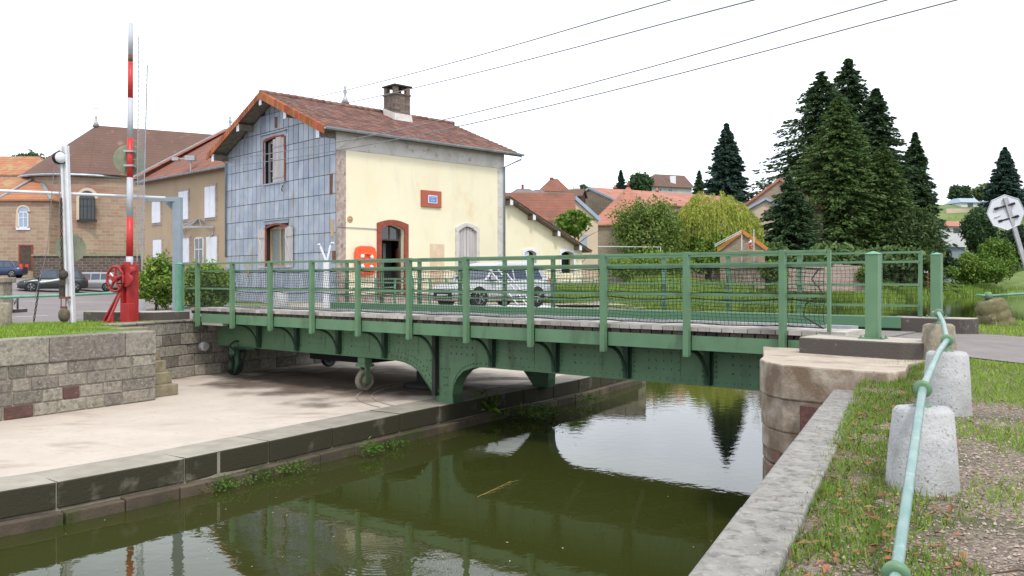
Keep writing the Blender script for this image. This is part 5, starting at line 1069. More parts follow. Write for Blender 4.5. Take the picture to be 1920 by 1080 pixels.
a, z0, w_, _, z1 = fpx(an, 38, 60, 461, 506); mb = MB(); mb.fbox(an, a-w_/2, a+w_/2, -.06, .02, z0, z1); dd = mb.build('door', m_dwood, t); mb = MB(); mb.fbox(an, a-w_/2-.12, a-w_/2, -.09, .02, z0, z1+.12); mb.fbox(an, a+w_/2, a+w_/2+.12, -.09, .02, z0, z1+.12); mb.fbox(an, a-w_/2, a+w_/2, -.09, .02, z1, z1+.12); mb.build('door_frame', m_trim, dd)
house_block('old_house', 'house with a weathered tan tiled roof behind the church annex', 'house', (X(-90, 100), 100), (1, .05), 11.0, 8, -1.5, Z(327, 100), Z(296, 104), m_whitew, m_roofo, (0, 3))
wl = Fr((X(62, 76.3), 76.3), (1, -.02)); t = thing('dark_stone_wall', 'low dark stone wall with a coping between the church and the car park', 'wall', (X(150, 76.3), 76.3, -1.5)); mb = MB(); wl_ = X(262, 76.3)-X(62, 76.3); mb.fbox(wl, 0, wl_, 0, .45, -1.6, Z(480, 76.3)); mb.build('masonry', m_dkwall, t); mb = MB(); mb.fbox(wl, -.1, wl_+.1, -.12, .55, Z(480, 76.3), Z(477, 76.3)); mb.build('coping', m_boll3, t)
sheet('churchyard_grass', [wl.p(0, .6, 0)[:2], wl.p(wl_, .6, 0)[:2], wl.p(wl_, 3.5, 0)[:2], wl.p(0, 3.5, 0)[:2]], lambda x, y: Z(480, 76.3)-.02+.12*(y-77), m_grass)
# roofs right of the lock house
y = 84.; t, f, rf = house_block('tiled_house', 'long red tiled roof showing above the yellow shed', 'house', (X(930, y), y), (1, .02), X(1076, y)-X(930, y), 6.0, -.8, Z(412, y), Z(366, y+3.5), m_cream, m_roofr, ov=.3)
y = 89.; q0 = Vector((X(1034, y), y)); q1 = Vector((X(1121, y), y)); t, f, rf = house_block('cream_gable_house', 'cream gable with blue bargeboards behind the yellow shed', 'house', tuple(q1), (-.06, 1), 9, (q1-q0).length, -.8, Z(411, y), Z(372, y), m_cream, m_roofr, ov=.22, barge=m_barge)
gf = Fr(tuple(q0), (1, .0)); mb = MB(); mb.fbox(gf, 3.2, 3.7, -.12, -.02, Z(462, y), Z(440, y)); mb.build('blue_shutter', m_barge, t)
y = 134.; ga = Vector((.857, .515)); gn = Vector((.515, -.857)); pk = Vector((X(1107, y), y)); hw_ = 7.9
t, f, rf = house_block('stone_barn', 'rubble stone gable with a salmon tiled roof and blue bargeboards', 'barn', tuple(pk+gn*hw_), tuple(ga), 27, hw_*2, -.8, Z(381, 128.6)-.1, Z(353.5, y), m_rubble, m_roofs, ov=.3, barge=m_barge)
for aa in (4.8, 13.6): mb = MB(); q = f.p(aa, hw_, Z(353, y)); mb.lathe(q, [(.28, -.1), (.28, .3), (.36, .32), (.36, .42), (.15, .5), (.15, .75)], 8); mb.build('chimney_pot', m_roofs, rf)
y = 118.; t = thing('pavilion', 'stone pavilion with a steep flared red tiled roof and finial', 'pavilion', (X(1178, 120), 120, -.8)); pf = Fr((X(1178, 120), 120), (.94, -.34)); hw_ = 4.9; ze, zp = Z(420, 115), Z(350, 120)
mb = MB(); mb.fbox(pf, -hw_, hw_, -hw_, hw_, -1, ze); mb.build('wall', m_rubble, t); mb = MB(); mb.fbox(pf, -hw_-.02, -hw_+.4, -hw_-.02, -hw_+.4, -1, ze-.01); mb.build('corner_stones', m_trim, t)
mb = MB(); prev = None
for k, (r_, z) in enumerate(((hw_+.4, ze-.15), (hw_+.38, ze), (3.4, lerp(ze, zp, .25)), (1.75, lerp(ze, zp, .62)), (.08, zp))):
    cur = [mb.bm.verts.new(pf.p(x*r_, y_*r_, z)) for x, y_ in ((-1, -1), (1, -1), (1, 1), (-1, 1))]
    if prev: [mb.bm.faces.new([prev[i], prev[(i+1) % 4], cur[(i+1) % 4], cur[i]]) for i in range(4)]
    else: mb.bm.faces.new(cur[::-1])
    prev = cur
mb.bm.faces.new(prev); rf = mb.build('roof', m_roofs, t); mb = MB(); mb.lathe(pf.p(0, 0, zp-.1), [(.2, 0), (.13, .4), (.2, .55), (.08, .7), (.02, 1.2)], 8); mb.build('finial', m_trim, rf)
y = 112.; mb = MB(); mb.beam((X(1115, y), y-3.4, Z(462, y-3.4)), (X(1230, y), y-3.4, Z(463, y-3.4)), .1, .08); mb.beam((X(1230, y), y-3.4, -.8), (X(1230, y), y-3.4, Z(463, y-3.4)), .1, .1); tag(mb.build('steel_rail', m_whitew), 'thin pale rail in front of the stone pavilion', 'rail')
y = 215.; t, f, rf = house_block('hill_house', 'white house with a red hipped roof on the hill', 'house', (X(1014, y), y), (1, .1), X(1066, y)-X(1014, y), 9, hL(X(1040, y), y)-2, Z(357, y), Z(337, y+5), m_whitew, m_roofr, (3.2, 2), .5, group='houses on the hill'); mb = MB(); q = f.p(3.4, 4.5, Z(337, y)); mb.box(q.x-.5, q.x+.5, q.y-.5, q.y+.5, q.z-1, q.z+1.1); mb.build('chimney', m_roofr, rf)
mb = MB(); mb.lathe(f.p(9.0, -.6, Z(352, y)), [(1.0, 0), (.9, .2), (.1, .5)], 14, (.3, -1, .2)); mb.build('satellite_dish', m_whitew, t)
y = 140.; t, f, rf = house_block('grey_roofed_house', 'grey slate roof above the long red tiled roof', 'house', (X(962, y), y), (.97, .24), 4.6, 6, 0, Z(366, y), Z(352, y), m_beige, m_roofg, (1.5, 1), .4, group='houses on the hill'); mb = MB(); q = f.p(2.4, 3, Z(352, y)); mb.box(q.x-.2, q.x+.2, q.y-.2, q.y+.2, q.z-.5, q.z+.9); mb.build('chimney', m_trim, rf)
y = 146.; house_block('grey_roofed_house', 'lower dark roof beside the white hill house', 'house', (X(985, y), y), (.97, -.24), 4.0, 6, 0, Z(368, y), Z(355, y), m_beige, m_roofg, (1, 2), .4, group='houses on the hill')
y = 130.; house_block('grey_roofed_house', 'small brown roof below the satellite dish', 'house', (X(1058, y), y), (.9, -.3), 2.6, 3, 0, Z(368, y), Z(356, y), m_dwood, m_slate, (0, 0), .3, group='houses on the hill')
y = 245.; t, f, rf = house_block('hill_house', 'pale grey house with a brown roof at the top of the hill', 'house', (X(1222, y), y), (.93, .37), 13.5, 10, hL(X(1250, y), y)-3, Z(347, y), Z(326, y+4), M('grey_render', (.46, .45, .46), None, .5, .9), m_slate, (4, 0), .7, group='houses on the hill')
for a, z in ((2.6, 355), (6.2, 355)): window(f, t, a, Z(z+3, y), 1.6, 1.3, frame=m_white, bars=1)
mb = MB(); q = f.p(8, 1.5, Z(336, y)); mb.box(q.x-.8, q.x+.8, q.y-.5, q.y+1.2, q.z-1, q.z+1.4); mb.build('dormer', m_whitew, rf)
y = 126.; pk = Vector((X(1436, y), y)); hw_ = 4.4; ga = Vector((.35, .94)); gn = Vector((.94, -.35)); t, f, rf = house_block('cream_house', 'cream house with a blue edged gable beside the big spruces', 'house', tuple(pk+gn*hw_), tuple(ga), 10, hw_*2, -.5, Z(404, y), Z(374, y), m_cream, m_roofs, ov=.4, barge=m_barge)
wf = Fr(tuple(pk-gn*hw_), tuple(gn)); window(wf, t, 4.6, Z(412, y), .9, 1.4, frame=m_trim); mb = MB(); mb.fbox(wf, 1.0, 1.5, -.1, 0, Z(412, y), Z(403, y)); mb.build('eave_bracket', m_trim, t)
y = 138.; pk = Vector((X(1462, y), y)); hw_ = 6.6; t, f, rf = house_block('stone_house', 'stone gable with an orange verge behind the cream house', 'house', tuple(pk+gn*hw_), tuple(ga), 10, hw_*2, -.5, Z(394, y), Z(337, y), m_rubble, m_roofs, ov=.3, barge=m_roofs)
# small building under repair with a scaffold and a worker
y = 79.; pk = Vector((X(1392, y), y)); gn = Vector((.97, -.24)); ga = Vector((.24, .97)); hw_ = 2.0
t, f, rf = house_block('stone_outhouse', 'small stone outhouse with new orange timber under its tiled roof', 'outhouse', tuple(pk+gn*hw_), tuple(ga), 6, hw_*2, -.9, Z(467, y), Z(436, y), m_rubble, m_roofo, ov=.2, barge=M('orange_timber', (.50, .22, .05), None, 3, .7))
mb = MB(); wf = Fr(tuple(pk-gn*hw_), tuple(gn))
for k in (0, .16): mb.tube([wf.p(-.5, -.5, Z(462, y)+k), wf.p(1.9, -.5, Z(436, y)+k)], .035, 6)
mb.build('ladder_rail', m_whitew, t)
t = thing('scaffold', 'scaffold poles with a plank at the eave of the stone outhouse', 'scaffold', (X(1414, 78), 78, -.9)); sx = X(1413.5, 77.6)
for dx, top_ in ((0, Z(430, 77.6)), (-1.1, Z(440, 77.6))): mb = MB(); mb.tube([(sx+dx, 77.6, -.95), (sx+dx, 77.6, top_)], .045, 8); mb.build('pole', m_steel, t)
mb = MB(); mb.beam((sx-1.3, 77.65, Z(470, 77.6)), (sx+.9, 77.9, Z(470, 77.6)), .55, .06); mb.build('plank', m_wood, t)
pz_ = Z(470, 77.6)+.035; wx, wy_ = sx-.12, 77.78
t = thing('person', 'worker in a white shirt and orange trousers crouching on the scaffold', 'person', (wx, wy_, pz_))
bm = bmesh.new(); J = {'pel': (0, 0, .42, .13), 'wai': (-.05, -.02, .58, .12), 'che': (-.14, -.04, .78, .14), 'nec': (-.20, -.05, .93, .055), 'hd': (-.23, -.06, 1.03, .085), 'hd2': (-.24, -.07, 1.13, .07), 'hl': (.02, -.10, .42, .09), 'kl': (-.22, -.18, .40, .065), 'al': (-.02, -.14, .08, .045), 'tl': (-.16, -.16, .035, .035), 'hr': (.02, .10, .42, .09), 'kr': (-.20, .20, .38, .065), 'ar': (.0, .16, .08, .045), 'tr': (-.14, .18, .035, .035), 'sl': (-.14, -.20, .86, .06), 'el': (-.30, -.24, .66, .045), 'wl': (-.46, -.20, .56, .03), 'fl': (-.54, -.19, .54, .025), 'sr': (-.14, .14, .86, .06), 'er': (-.30, .2, .66, .045), 'wr': (-.46, .16, .58, .03), 'fr': (-.54, .15, .56, .025)}
E = 'pel wai,wai che,che nec,nec hd,hd hd2,pel hl,hl kl,kl al,al tl,pel hr,hr kr,kr ar,ar tr,che sl,sl el,el wl,wl fl,che sr,sr er,er wr,wr fr'
def skin(name, J, E, mat, parent, root, grow=0):
    bm = bmesh.new(); V = {}; lay = bm.verts.layers.skin.verify()
    for k, (x, y_, z, r_) in J.items():
        v = bm.verts.new((x, y_, z)); v[lay].radius = (r_+grow, r_+grow); v[lay].use_root = k == root; V[k] = v
    for e in E.split(','): bm.edges.new([V[q] for q in e.split()])
    me = bpy.data.meshes.new(name); bm.to_mesh(me); bm.free(); me.materials.append(mat); o = bpy.data.objects.new(name, me); COL.objects.link(o); o.parent = parent
    o.modifiers.new('skin', 'SKIN'); s = o.modifiers.new('sub', 'SUBSURF'); s.levels = s.render_levels = 1; return o
bm.free(); skin('body', J, E, M('skin', (.50, .28, .20), None, 4, .6), t, 'pel')
skin('shirt', {k: J[k] for k in ('wai', 'che', 'sl', 'el', 'sr', 'er')}, 'wai che,che sl,sl el,che sr,sr er', m_whitew, t, 'wai', .018)
skin('trousers', {k: J[k] for k in ('wai', 'pel', 'hl', 'kl', 'al', 'hr', 'kr', 'ar')}, 'wai pel,pel hl,hl kl,kl al,pel hr,hr kr,kr ar', M('orange_cloth', (.62, .14, .04), None, 3, .8), t, 'pel', .015)
mb = MB(); mb.lathe((wx-.235, wy_-.065, pz_+1.09), [(.09, 0), (.095, .05), (.07, .10), (.001, .12)], 10); mb.build('hair', m_dwood, t)
# ruin wall, white houses on the right, hedge wall, board, stop sign
y = 84.; t = thing('rubble_wall', 'old pale rubble wall behind the netting below the spruces', 'wall', (X(1560, y), y, -.6)); mb = MB(); n = 12
for k in range(n):
    x0, x1 = lerp(X(1478, y), X(1652, y), k/n), lerp(X(1478, y), X(1652, y), (k+1)/n); mb.box(x0, x1, y, y+.6, -1.2, Z(497, y)+rnd.uniform(-.25, .1))
mb.build('masonry', M('pale_rubble', (.44, .36, .31), (.34, .24, .20), 2, .95, brick=(0, .5, .22, (.50, .44, .38), (.27, .2, .17))), t)
y = 180.; t = thing('white_house', 'white modern house with a thin orange roof right of the spruces', 'house', (X(1795, y), y, hL(X(1795, y), y)-1)); f = Fr((X(1770, y), y), (1, .02)); L_ = X(1818, y)-X(1770, y); zg = hL(X(1795, y), y)-1
mb = MB(); mb.fbox(f, 0, L_, 0, 7, Z(463, y), Z(424, y)); mb.build('upper_storey', m_whitew, t); mb = MB(); mb.fbox(f, .3, L_-.6, .6, 6.5, zg, Z(463, y)-.01); mb.build('lower_storey', m_greyp, t)
mb = MB(); mb.hexa([f.p(-.3, -.5, Z(425, y)), f.p(L_+.4, -.5, Z(425, y)), f.p(L_+.4, 7.5, Z(425, y)), f.p(-.3, 7.5, Z(425, y)), f.p(-.3, -.5, Z(424, y)), f.p(L_+.4, -.5, Z(424, y)), f.p(L_+.4, 5, Z(412, y)), f.p(-.3, 5, Z(412, y))]); mb.build('roof', m_roofs, t)
window(f, t, X(1794, y)-X(1770, y), Z(437, y), 1.4, 1.0, frame=m_dark); mb = MB(); mb.fbox(f, X(1800, y)-X(1770, y), L_-.6, .58, .62, Z(474, y), Z(464, y)); mb.build('garage_door', m_greyp, t)
y = 245.; t = thing('hill_bungalow', 'long low white bungalow on the right hill', 'house', (X(1830, y), y, hL(X(1830, y), y)-1), 'houses on the hill'); f = Fr((X(1803, y), y), (1, .1)); L_ = X(1872, y)-X(1803, y)
mb = MB(); mb.fbox(f, 0, L_, 0, 8, hL(X(1830, y), y)-2, Z(379, y)); mb.build('wall', m_whitew, t); mb = MB(); mb.hexa([f.p(-.5, -.5, Z(379.5, y)), f.p(L_*.52, -.5, Z(379.5, y)), f.p(L_*.52, 8, Z(379.5, y)), f.p(-.5, 8, Z(379.5, y)), f.p(.6, 2.5, Z(370, y)), f.p(L_*.5, 2.5, Z(370, y)), f.p(L_*.5, 5, Z(370, y)), f.p(.6, 5, Z(370, y))]); mb.fbox(f, L_*.53, L_+.5, -.6, 8, Z(379, y), Z(377, y)); mb.build('roof', m_barge, t)
for a in (.25, .6, .8): window(f, t, L_*a, Z(388, y), 1.6, 1.1, frame=m_dark)
y = 236.; t = thing('garden_wall', 'pale terrace wall below the bungalow on the hill', 'wall', (X(1810, y), y, hL(X(1810, y), y))); mb = MB(); mb.box(X(1775, y), X(1850, y), y, y+.5, hL(X(1810, y), y)-2.5, Z(391, y)); mb.build('masonry', m_cream, t)
y = 122.; bx_ = X(1731, y); bz0 = hL(bx_, y)-.4; t = thing('canal_board', 'tall white information board with a blue header on the grassy bank', 'board', (bx_, y, bz0)); w_ = X(1740, y)-X(1722, y)
mb = MB(); mb.box(bx_-w_/2, bx_+w_/2, y, y+.06, Z(511, y), Z(473, y)); o = mb.build('panel', m_white, t)
mb = MB(); mb.box(bx_-w_*.38, bx_+w_*.38, y-.02, y-.002, Z(478, y), Z(474, y)); mb.build('header', m_blue, o)
mb = MB()
for z, s in ((484, .6), (488, .5), (497, .7), (499, .7)): mb.box(bx_-w_*.38, bx_-w_*.38+w_*s, y-.015, y-.002, Z(z, y), Z(z-.9, y))
mb.box(bx_-w_*.36, bx_+w_*.3, y-.014, y-.002, Z(510, y), Z(508, y)); mb.build('printed_lines', M('pale_print', (.40, .40, .62), None, 3, .7), o)
for s in (-1, 1): mb = MB(); mb.box(bx_+s*w_*.5-.05, bx_+s*w_*.5+.05, y-.0, y+.08, bz0-.5, Z(472, y)); mb.build('leg', m_steel if s < 0 else m_trim, t)
sb = Vector((10.62, 17.0, hR(10.62, 17.0)-.05)); st = Vector((X(1886, 17.0), 17.0, Z(375, 17.0))); t = thing('stop_sign', 'grey back of an octagonal stop sign on a leaning steel post', 'sign', tuple(sb))
d = (st-sb).normalized(); mb = MB(); e = st+d*.05
mb.beam(sb, e, .085, .045, (0, 1, 0)); mb.build('post', m_steel, t, .004)
c = Vector((X(1890, 16.95), 16.94, Z(398, 16.95))); ax = Vector((-.18, -.98, .05)).normalized(); u1 = Vector((-ax.y, ax.x, 0)).normalized(); u1 = (u1-ax*u1.dot(ax)).normalized(); u2 = ax.cross(u1); ro_ = math.radians(-20)
octv = lambda r_, k: c+Vector((0, .09, 0))+(u1*math.cos(6.2832*(k+.5)/8+ro_)+u2*math.sin(6.2832*(k+.5)/8+ro_))*r_
mb = MB(); mb.slab([octv(.355, k) for k in range(8)], ax*.012); pnl = mb.build('panel', M('sign_grey', (.60, .62, .66), (.52, .54, .58), 3, .5), t)
mb = MB(); mb.tube([octv(.352, k)+ax*.008 for k in range(8)], .013, 6, closed=True); mb.build('rim', m_steel, pnl)
for k in (-1, 1):
    q = c+d*.13*k+Vector((0, .06, 0)); s_ = (u1*math.cos(-.35)+u2*math.sin(-.35)); s_ = (s_-d*s_.dot(d)).normalized(); mb = MB(); mb.beam(q-s_*.19, q+s_*.19, .03, .02, (0, 1, 0)); mb.beam(q-s_*.19, q-s_*.12, .045, .05, (0, 1, 0)); mb.beam(q+s_*.12, q+s_*.19, .045, .05, (0, 1, 0)); mb.build('clamp', m_black, pnl)
mb = MB(); q = c+u1*.0; t2 = octv(0, 0)+ax*.014-u1*(.16 if u1.x > 0 else -.16)-Vector((0, 0, .08)); mb.beam(t2-Vector((.06, 0, .02)), t2+Vector((.06, 0, .02)), .006, .05, (0, 1, 0)); mb.build('sticker', m_steel, pnl)
# overhead wires
for (p, q, lb) in (((400, 214, 46), (1250, 0, 16), 'highest thin cable crossing the sky above the roof ridge'), ((405, 233, 46), (1405, 0, 15), 'second thin cable crossing above the chimney'), ((440, 297, 25.9), (1655, 0, 12), 'darker cable sagging past the chimney to the upper right'), ((432, 312, 25.9), (1785, 0, 11.5), 'lowest cable crossing in front of the yellow wall')):
    a, c = Vector((X(p[0], p[2]), p[2], Z(p[1], p[2]))), Vector((X(q[0], q[2]), q[2], Z(q[1], q[2]))); e = a+(c-a)*1.9
    pts = [a.lerp(e, k/24) for k in range(25)]
    for k, v in enumerate(pts): s = k/24; v.z -= (1.0 if p[2] < 30 else 1.2)*(4*s*(1-s)-4*.526*(1-.526)*min(1, s/.526))
    mb = MB(); mb.tube(pts, .012 if p[2] < 30 else .015, 5); tag(mb.build('overhead_cable', m_wire), lb, 'cable', 'overhead cables')
# ---------------------------------------------------------------- vegetation
rg = np.random.default_rng(11)
def leafmat(n, c, c2, tr=.25, isl=.3): return M(n, c, c2, .9, .65, isl=isl, spec=.25, trans=tr, cut=(.3, .7))
def unit(v): return v/np.maximum(np.linalg.norm(v, axis=1, keepdims=True), 1e-9)
def leaf_quads(C, size, dirs=None, asp=.5, flat=.0):
    n = len(C); a = unit(rg.normal(size=(n, 3))) if dirs is None else unit(dirs); r = rg.normal(size=(n, 3)); r[:, 2] += flat
    b = unit(np.cross(a, unit(r))); s = (np.asarray(size)*rg.uniform(.7, 1.3, n))[:, None]; a = a*s; b = b*s*asp
    return np.stack([C-a, C+b*.9-a*.1, C+a, C-b*.9-a*.1], 1).reshape(-1, 3)
m_bark = M('bark', (.10, .075, .055), (.06, .045, .035), 8, .95, .6, 20)
def trunk(mb, base, h, r, limbs=5, lean=.05, spread=.35, top=.75):
    base = Vector(base); p = [base+Vector((rnd.uniform(-1, 1)*lean*h*k/4, rnd.uniform(-1, 1)*lean*h*k/4, h*top*k/4-(.3 if k == 0 else 0))) for k in range(5)]
    mb.tube(p, [r, r*.85, r*.65, r*.45, r*.2], 8)
    for k in range(limbs):
        s = rnd.uniform(.35, .8); i = min(3, int(s*4)); q = p[i].lerp(p[i+1], s*4-i); a = 6.2832*(k/limbs)+rnd.uniform(-.4, .4); L_ = h*spread*rnd.uniform(.7, 1.1)
        mb.tube([q, q+Vector((math.cos(a)*L_*.5, math.sin(a)*L_*.5, L_*.35)), q+Vector((math.cos(a)*L_, math.sin(a)*L_, L_*.6))], [r*.4, r*.25, r*.08], 6)
def leafy(label, px, y, py_top, px0, px1, py_bot, mat, n=5200, size=.16, name='tree', cat='tree', group=None, clumps=70, base=None, shape=1.0, tr=.13, hollow=.55, depth=1.0, stem=True):
    cx = X((px0+px1)/2, y); rx = (X(px1, y)-X(px0, y))/2; zt, zb = Z(py_top, y), Z(py_bot, y); zg = hL(X(px, y), y) if base is None else base
    t = thing(name, label, cat, (X(px, y), y, zg), group); c0 = np.array([cx, y, (zt+zb)/2]); R = np.array([rx, rx*depth, (zt-zb)/2])
    if stem: mb = MB(); trunk(mb, (X(px, y), y, zg), max(.6, (zt-zg)), max(.04, tr*rx*.5), 6); mb.build('trunk', m_bark, t)
    d = unit(rg.normal(size=(clumps, 3))); rr = rg.uniform(hollow, 1.0, clumps)**.8; K = d*rr[:, None]*.86; K[:, 2] = np.where(K[:, 2] < 0, K[:, 2]*.95, K[:, 2]*shape)
    w = 1-.35*np.clip(K[:, 2], 0, 1)**2 if shape == 1 else np.ones(clumps); K[:, :2] *= w[:, None]
    i = rg.integers(0, clumps, n); sp = rg.normal(size=(n, 3))*rg.uniform(.09, .19, clumps)[i][:, None]; C = c0+(K[i]+sp)*R
    C[:, 2] = np.maximum(C[:, 2], zg+.05); quads('crown', leaf_quads(C, size), mat, t); return t
def spruce(label, px, y, py_top, px_w, py_base, mat, n=9000, group=None, base=None, seed=1, droop=.25, size=.40, pw=.74, low=.0, depth=1.0, irr=.36):
    size *= y/105 if y < 200 else 1
    g = np.random.default_rng(seed); x = X(px, y); zt = Z(py_top, y); zg = Z(py_base, y) if base is None else base; H = zt-zg; R = px_w/F*y/2
    t = thing('spruce_tree', label, 'tree', (x, y, zg), group); mb = MB(); mb.tube([(x, y, zg-.5), (x, y, zg+H*.5), (x, y, zt-.1)], [R*.06+.1, R*.04+.05, .03], 8)
    n = int(n*3.8); nb = int(n/42); tt = np.sort(g.uniform(low, 1, nb)**1.0); tt = np.round(tt*30)/30+g.normal(size=nb)*.013; az = g.uniform(0, 6.2832, nb)
    L_ = R*np.clip(1-tt, .015, 1)**pw*g.uniform(1-irr*1.6, 1+irr*.5, nb)*(1+.18*np.sin(az*2+seed)); zz = zg+H*np.clip(tt, 0, 1)
    k = 42; s = g.uniform(.12, 1, (nb, k))**.75; dirx, diry = np.cos(az)[:, None], np.sin(az)[:, None]; l = L_[:, None]*s
    dz = -droop*L_[:, None]*(s**1.3)+.30*droop*L_[:, None]*s**4
    lat = g.normal(size=(nb, k))*.19*L_[:, None]*(1.08-s)+g.normal(size=(nb, k))*.05
    C = np.stack([x+dirx*l-diry*lat, y+(diry*l+dirx*lat)*depth, zz[:, None]+dz-np.abs(g.normal(size=(nb, k)))*size*.32], -1).reshape(-1, 3)
    D = np.stack([dirx+0*s-diry*np.sign(lat)*.7, diry+0*s+dirx*np.sign(lat)*.7, -.35+g.normal(size=(nb, k))*.25], -1).reshape(-1, 3)
    for j in range(0, nb, 5): a = az[j]; mb.tube([(x, y, zz[j]), (x+math.cos(a)*L_[j]*.85, y+math.sin(a)*L_[j]*.85*depth, zz[j]-droop*L_[j]*.7)], [.05, .012], 4)
    mb.build('trunk', m_bark, t); sz = size*(1-.45*np.repeat(tt, k)); quads('crown', leaf_quads(C, sz, D, .34), mat, t); return t
l_bush = leafmat('olive_leaves', (.20, .27, .06), (.095, .155, .035)); l_bright = leafmat('bright_leaves', (.17, .27, .045), (.10, .19, .03)); l_shrub = leafmat('shrub_leaves', (.20, .29, .045), (.10, .18, .03))
l_will = leafmat('willow_leaves', (.46, .48, .09), (.29, .36, .065), .35); l_far = leafmat('far_leaves', (.07, .125, .045), (.045, .085, .035)); l_sp = leafmat('spruce_needles', (.058, .104, .038), (.030, .060, .025), .08, .4)
l_blue = leafmat('blue_spruce_needles', (.048, .092, .066), (.026, .058, .045), .08, .35); l_spl = leafmat('light_spruce_needles', (.105, .165, .042), (.048, .090, .028), .1, .4); l_ivy = leafmat('moss_plants', (.10, .19, .02), (.05, .11, .015))
# big spruces and the lone ones
GS = 'spruces crowded right of the bridge'
spruce('tall spruce at the back left of the dark spruce group', 1541, 150, 134, 340, 470, l_sp, 12000, GS, seed=3)
spruce('tallest pointed spruce of the dark spruce group', 1590, 156, 110, 300, 470, l_sp, 12000, GS, seed=4)
spruce('spruce with a sparse leaning tip right of the tallest one', 1642, 152, 166, 285, 475, l_sp, 12000, GS, seed=5)
spruce('shorter spruce at the right edge of the dark spruce group', 1716, 150, 248, 150, 490, l_sp, 9000, GS, seed=6)
spruce('broad lighter green spruce at the front of the dark group', 1572, 138, 182, 335, 520, l_spl, 20000, GS, seed=7, droop=.4, pw=.7, depth=.75)
spruce('small spruce at the front left foot of the dark group', 1480, 120, 330, 190, 516, l_sp, 9000, GS, seed=8, droop=.3)
spruce('middle sized spruce at the front right of the dark group', 1656, 136, 268, 235, 515, l_spl, 12000, GS, seed=9, droop=.35, depth=.6)
spruce('lone bluish spruce standing left of the dark spruce group', 1362, 165, 232, 170, 470, l_blue, 15000, seed=12, droop=.12, pw=.78)
spruce('dark far spruce on the hill above the stop sign', 1884, 230, 276, 92, 395, l_blue, 7000, seed=13, size=.8, droop=.2)
spruce('small far spruce beside a round tree on the hill', 1164, 240, 319, 24, 368, l_blue, 2600, seed=14, size=.6)
spruce('tiny pointed conifer tip beside the lone bluish spruce', 1311, 235, 320, 26, 368, l_far, 2200, seed=15, size=.6)
leafy('drooping green shrub tree at the right foot of the spruces', 1728, 132, 392, 1668, 1768, 520, leafmat('grey_green_leaves', (.09, .135, .04), (.05, .085, .03)), 7000, 0.34, depth=.5)
leafy('dark bush between the spruces and the white house', 1766, 146, 468, 1746, 1786, 514, leafmat('dark_leaves', (.03, .05, .02), (.02, .035, .018)), 3000, 0.3, 'bush', 'bush')
leafy('low dark undergrowth bush below the lone spruce', 1445, 110, 456, 1405, 1490, 512, l_spl, 5500, .42, 'bush', 'bush')
leafy('dark undergrowth bush below the broad spruce', 1560, 110, 462, 1490, 1640, 522, l_spl, 9000, .42, 'bush', 'bush')
leafy('dark undergrowth bush below the right spruces', 1690, 112, 462, 1625, 1745, 524, l_spl, 8000, .42, 'bush', 'bush')
# nearer garden trees
leafy('round olive green tree between the pavilion and the willow', 1214, 112, 366, 1148, 1282, 505, l_bush, 12000, 0.22, clumps=110, shape=.95)
leafy('low green shrub under the willow', 1330, 114, 432, 1265, 1396, 512, l_shrub, 8000, 0.24, 'shrub', 'shrub', clumps=80)
leafy('bright green shrub behind the railing below the round tree', 1240, 74, 470, 1130, 1310, 535, l_shrub, 7000, 0.16, 'shrub', 'shrub', clumps=80, stem=False)
leafy('small leafy tree above the yellow shed roof', 1078, 60, 393, 1036, 1108, 442, l_bright, 2600, 0.2, clumps=40)
leafy('green shrub left of the bridge behind the red winch', 292, 27, 482, 258, 338, 582, l_shrub, 7000, 0.07, 'shrub', 'shrub', clumps=60, group='shrubs by the left bridge end')
leafy('green shrub behind the left railing against the zinc gable', 398, 28, 488, 338, 442, 585, l_shrub, 8000, 0.07, 'shrub', 'shrub', clumps=70, group='shrubs by the left bridge end')
leafy('round far tree on the hill beside a small spruce', 1199, 245, 324, 1176, 1226, 372, l_far, 4000, .6)
leafy('dense tree behind the church annex roofs', 58, 130, 288, 20, 95, 330, l_far, 3000, .4)
leafy('hazy tree beside the satellite dish on the hill', 1088, 230, 346, 1070, 1106, 375, l_far, 1800, .5)
leafy('round dark tree in front of the white house', 1834, 170, 388, 1806, 1866, 482, l_far, 8000, 0.36)
leafy('bright yellow green bush right of the clipped hedge', 1868, 162, 446, 1832, 1904, 524, l_bright, 6000, 0.32, 'bush', 'bush')
leafy('clipped green hedge left part on the far bank', 1812, 158, 476, 1784, 1840, 534, l_shrub, 5000, 0.28, 'hedge', 'hedge', clumps=90, hollow=.75, stem=False)
leafy('loose green hedge in the middle of the far bank', 1852, 157, 484, 1820, 1890, 534, l_bright, 4000, 0.28, 'hedge', 'hedge', stem=False)
leafy('tree on the hill left of the bungalow', 1798, 255, 347, 1779, 1822, 382, l_far, 3500, .6)
leafy('pale tree on the hill left of the far spruce', 1848, 262, 344, 1826, 1872, 378, leafmat('pale_far_leaves', (.13, .17, .06), (.08, .12, .045)), 3500, .6)
leafy('dark trees behind the stop sign', 1905, 186, 420, 1870, 1960, 500, leafmat('dark_far_leaves', (.035, .06, .03), (.025, .045, .025)), 5000, 0.45)
leafy('far tree on the skyline at the right edge', 1912, 250, 352, 1895, 1950, 392, l_far, 3500, .6)
leafy('small green bush on the bank beside the board', 1782, 142, 498, 1770, 1796, 522, l_bright, 1500, 0.22, 'bush', 'bush', stem=False)
leafy('low scrub bush behind the rubble wall right of the willow', 1440, 80, 488, 1396, 1480, 532, l_shrub, 4000, .2, 'bush', 'bush', stem=False)
leafy('ivy hanging over the end of the rubble wall', 1628, 83.6, 494, 1606, 1642, 534, l_shrub, 1600, .16, 'ivy', 'ivy', stem=False)
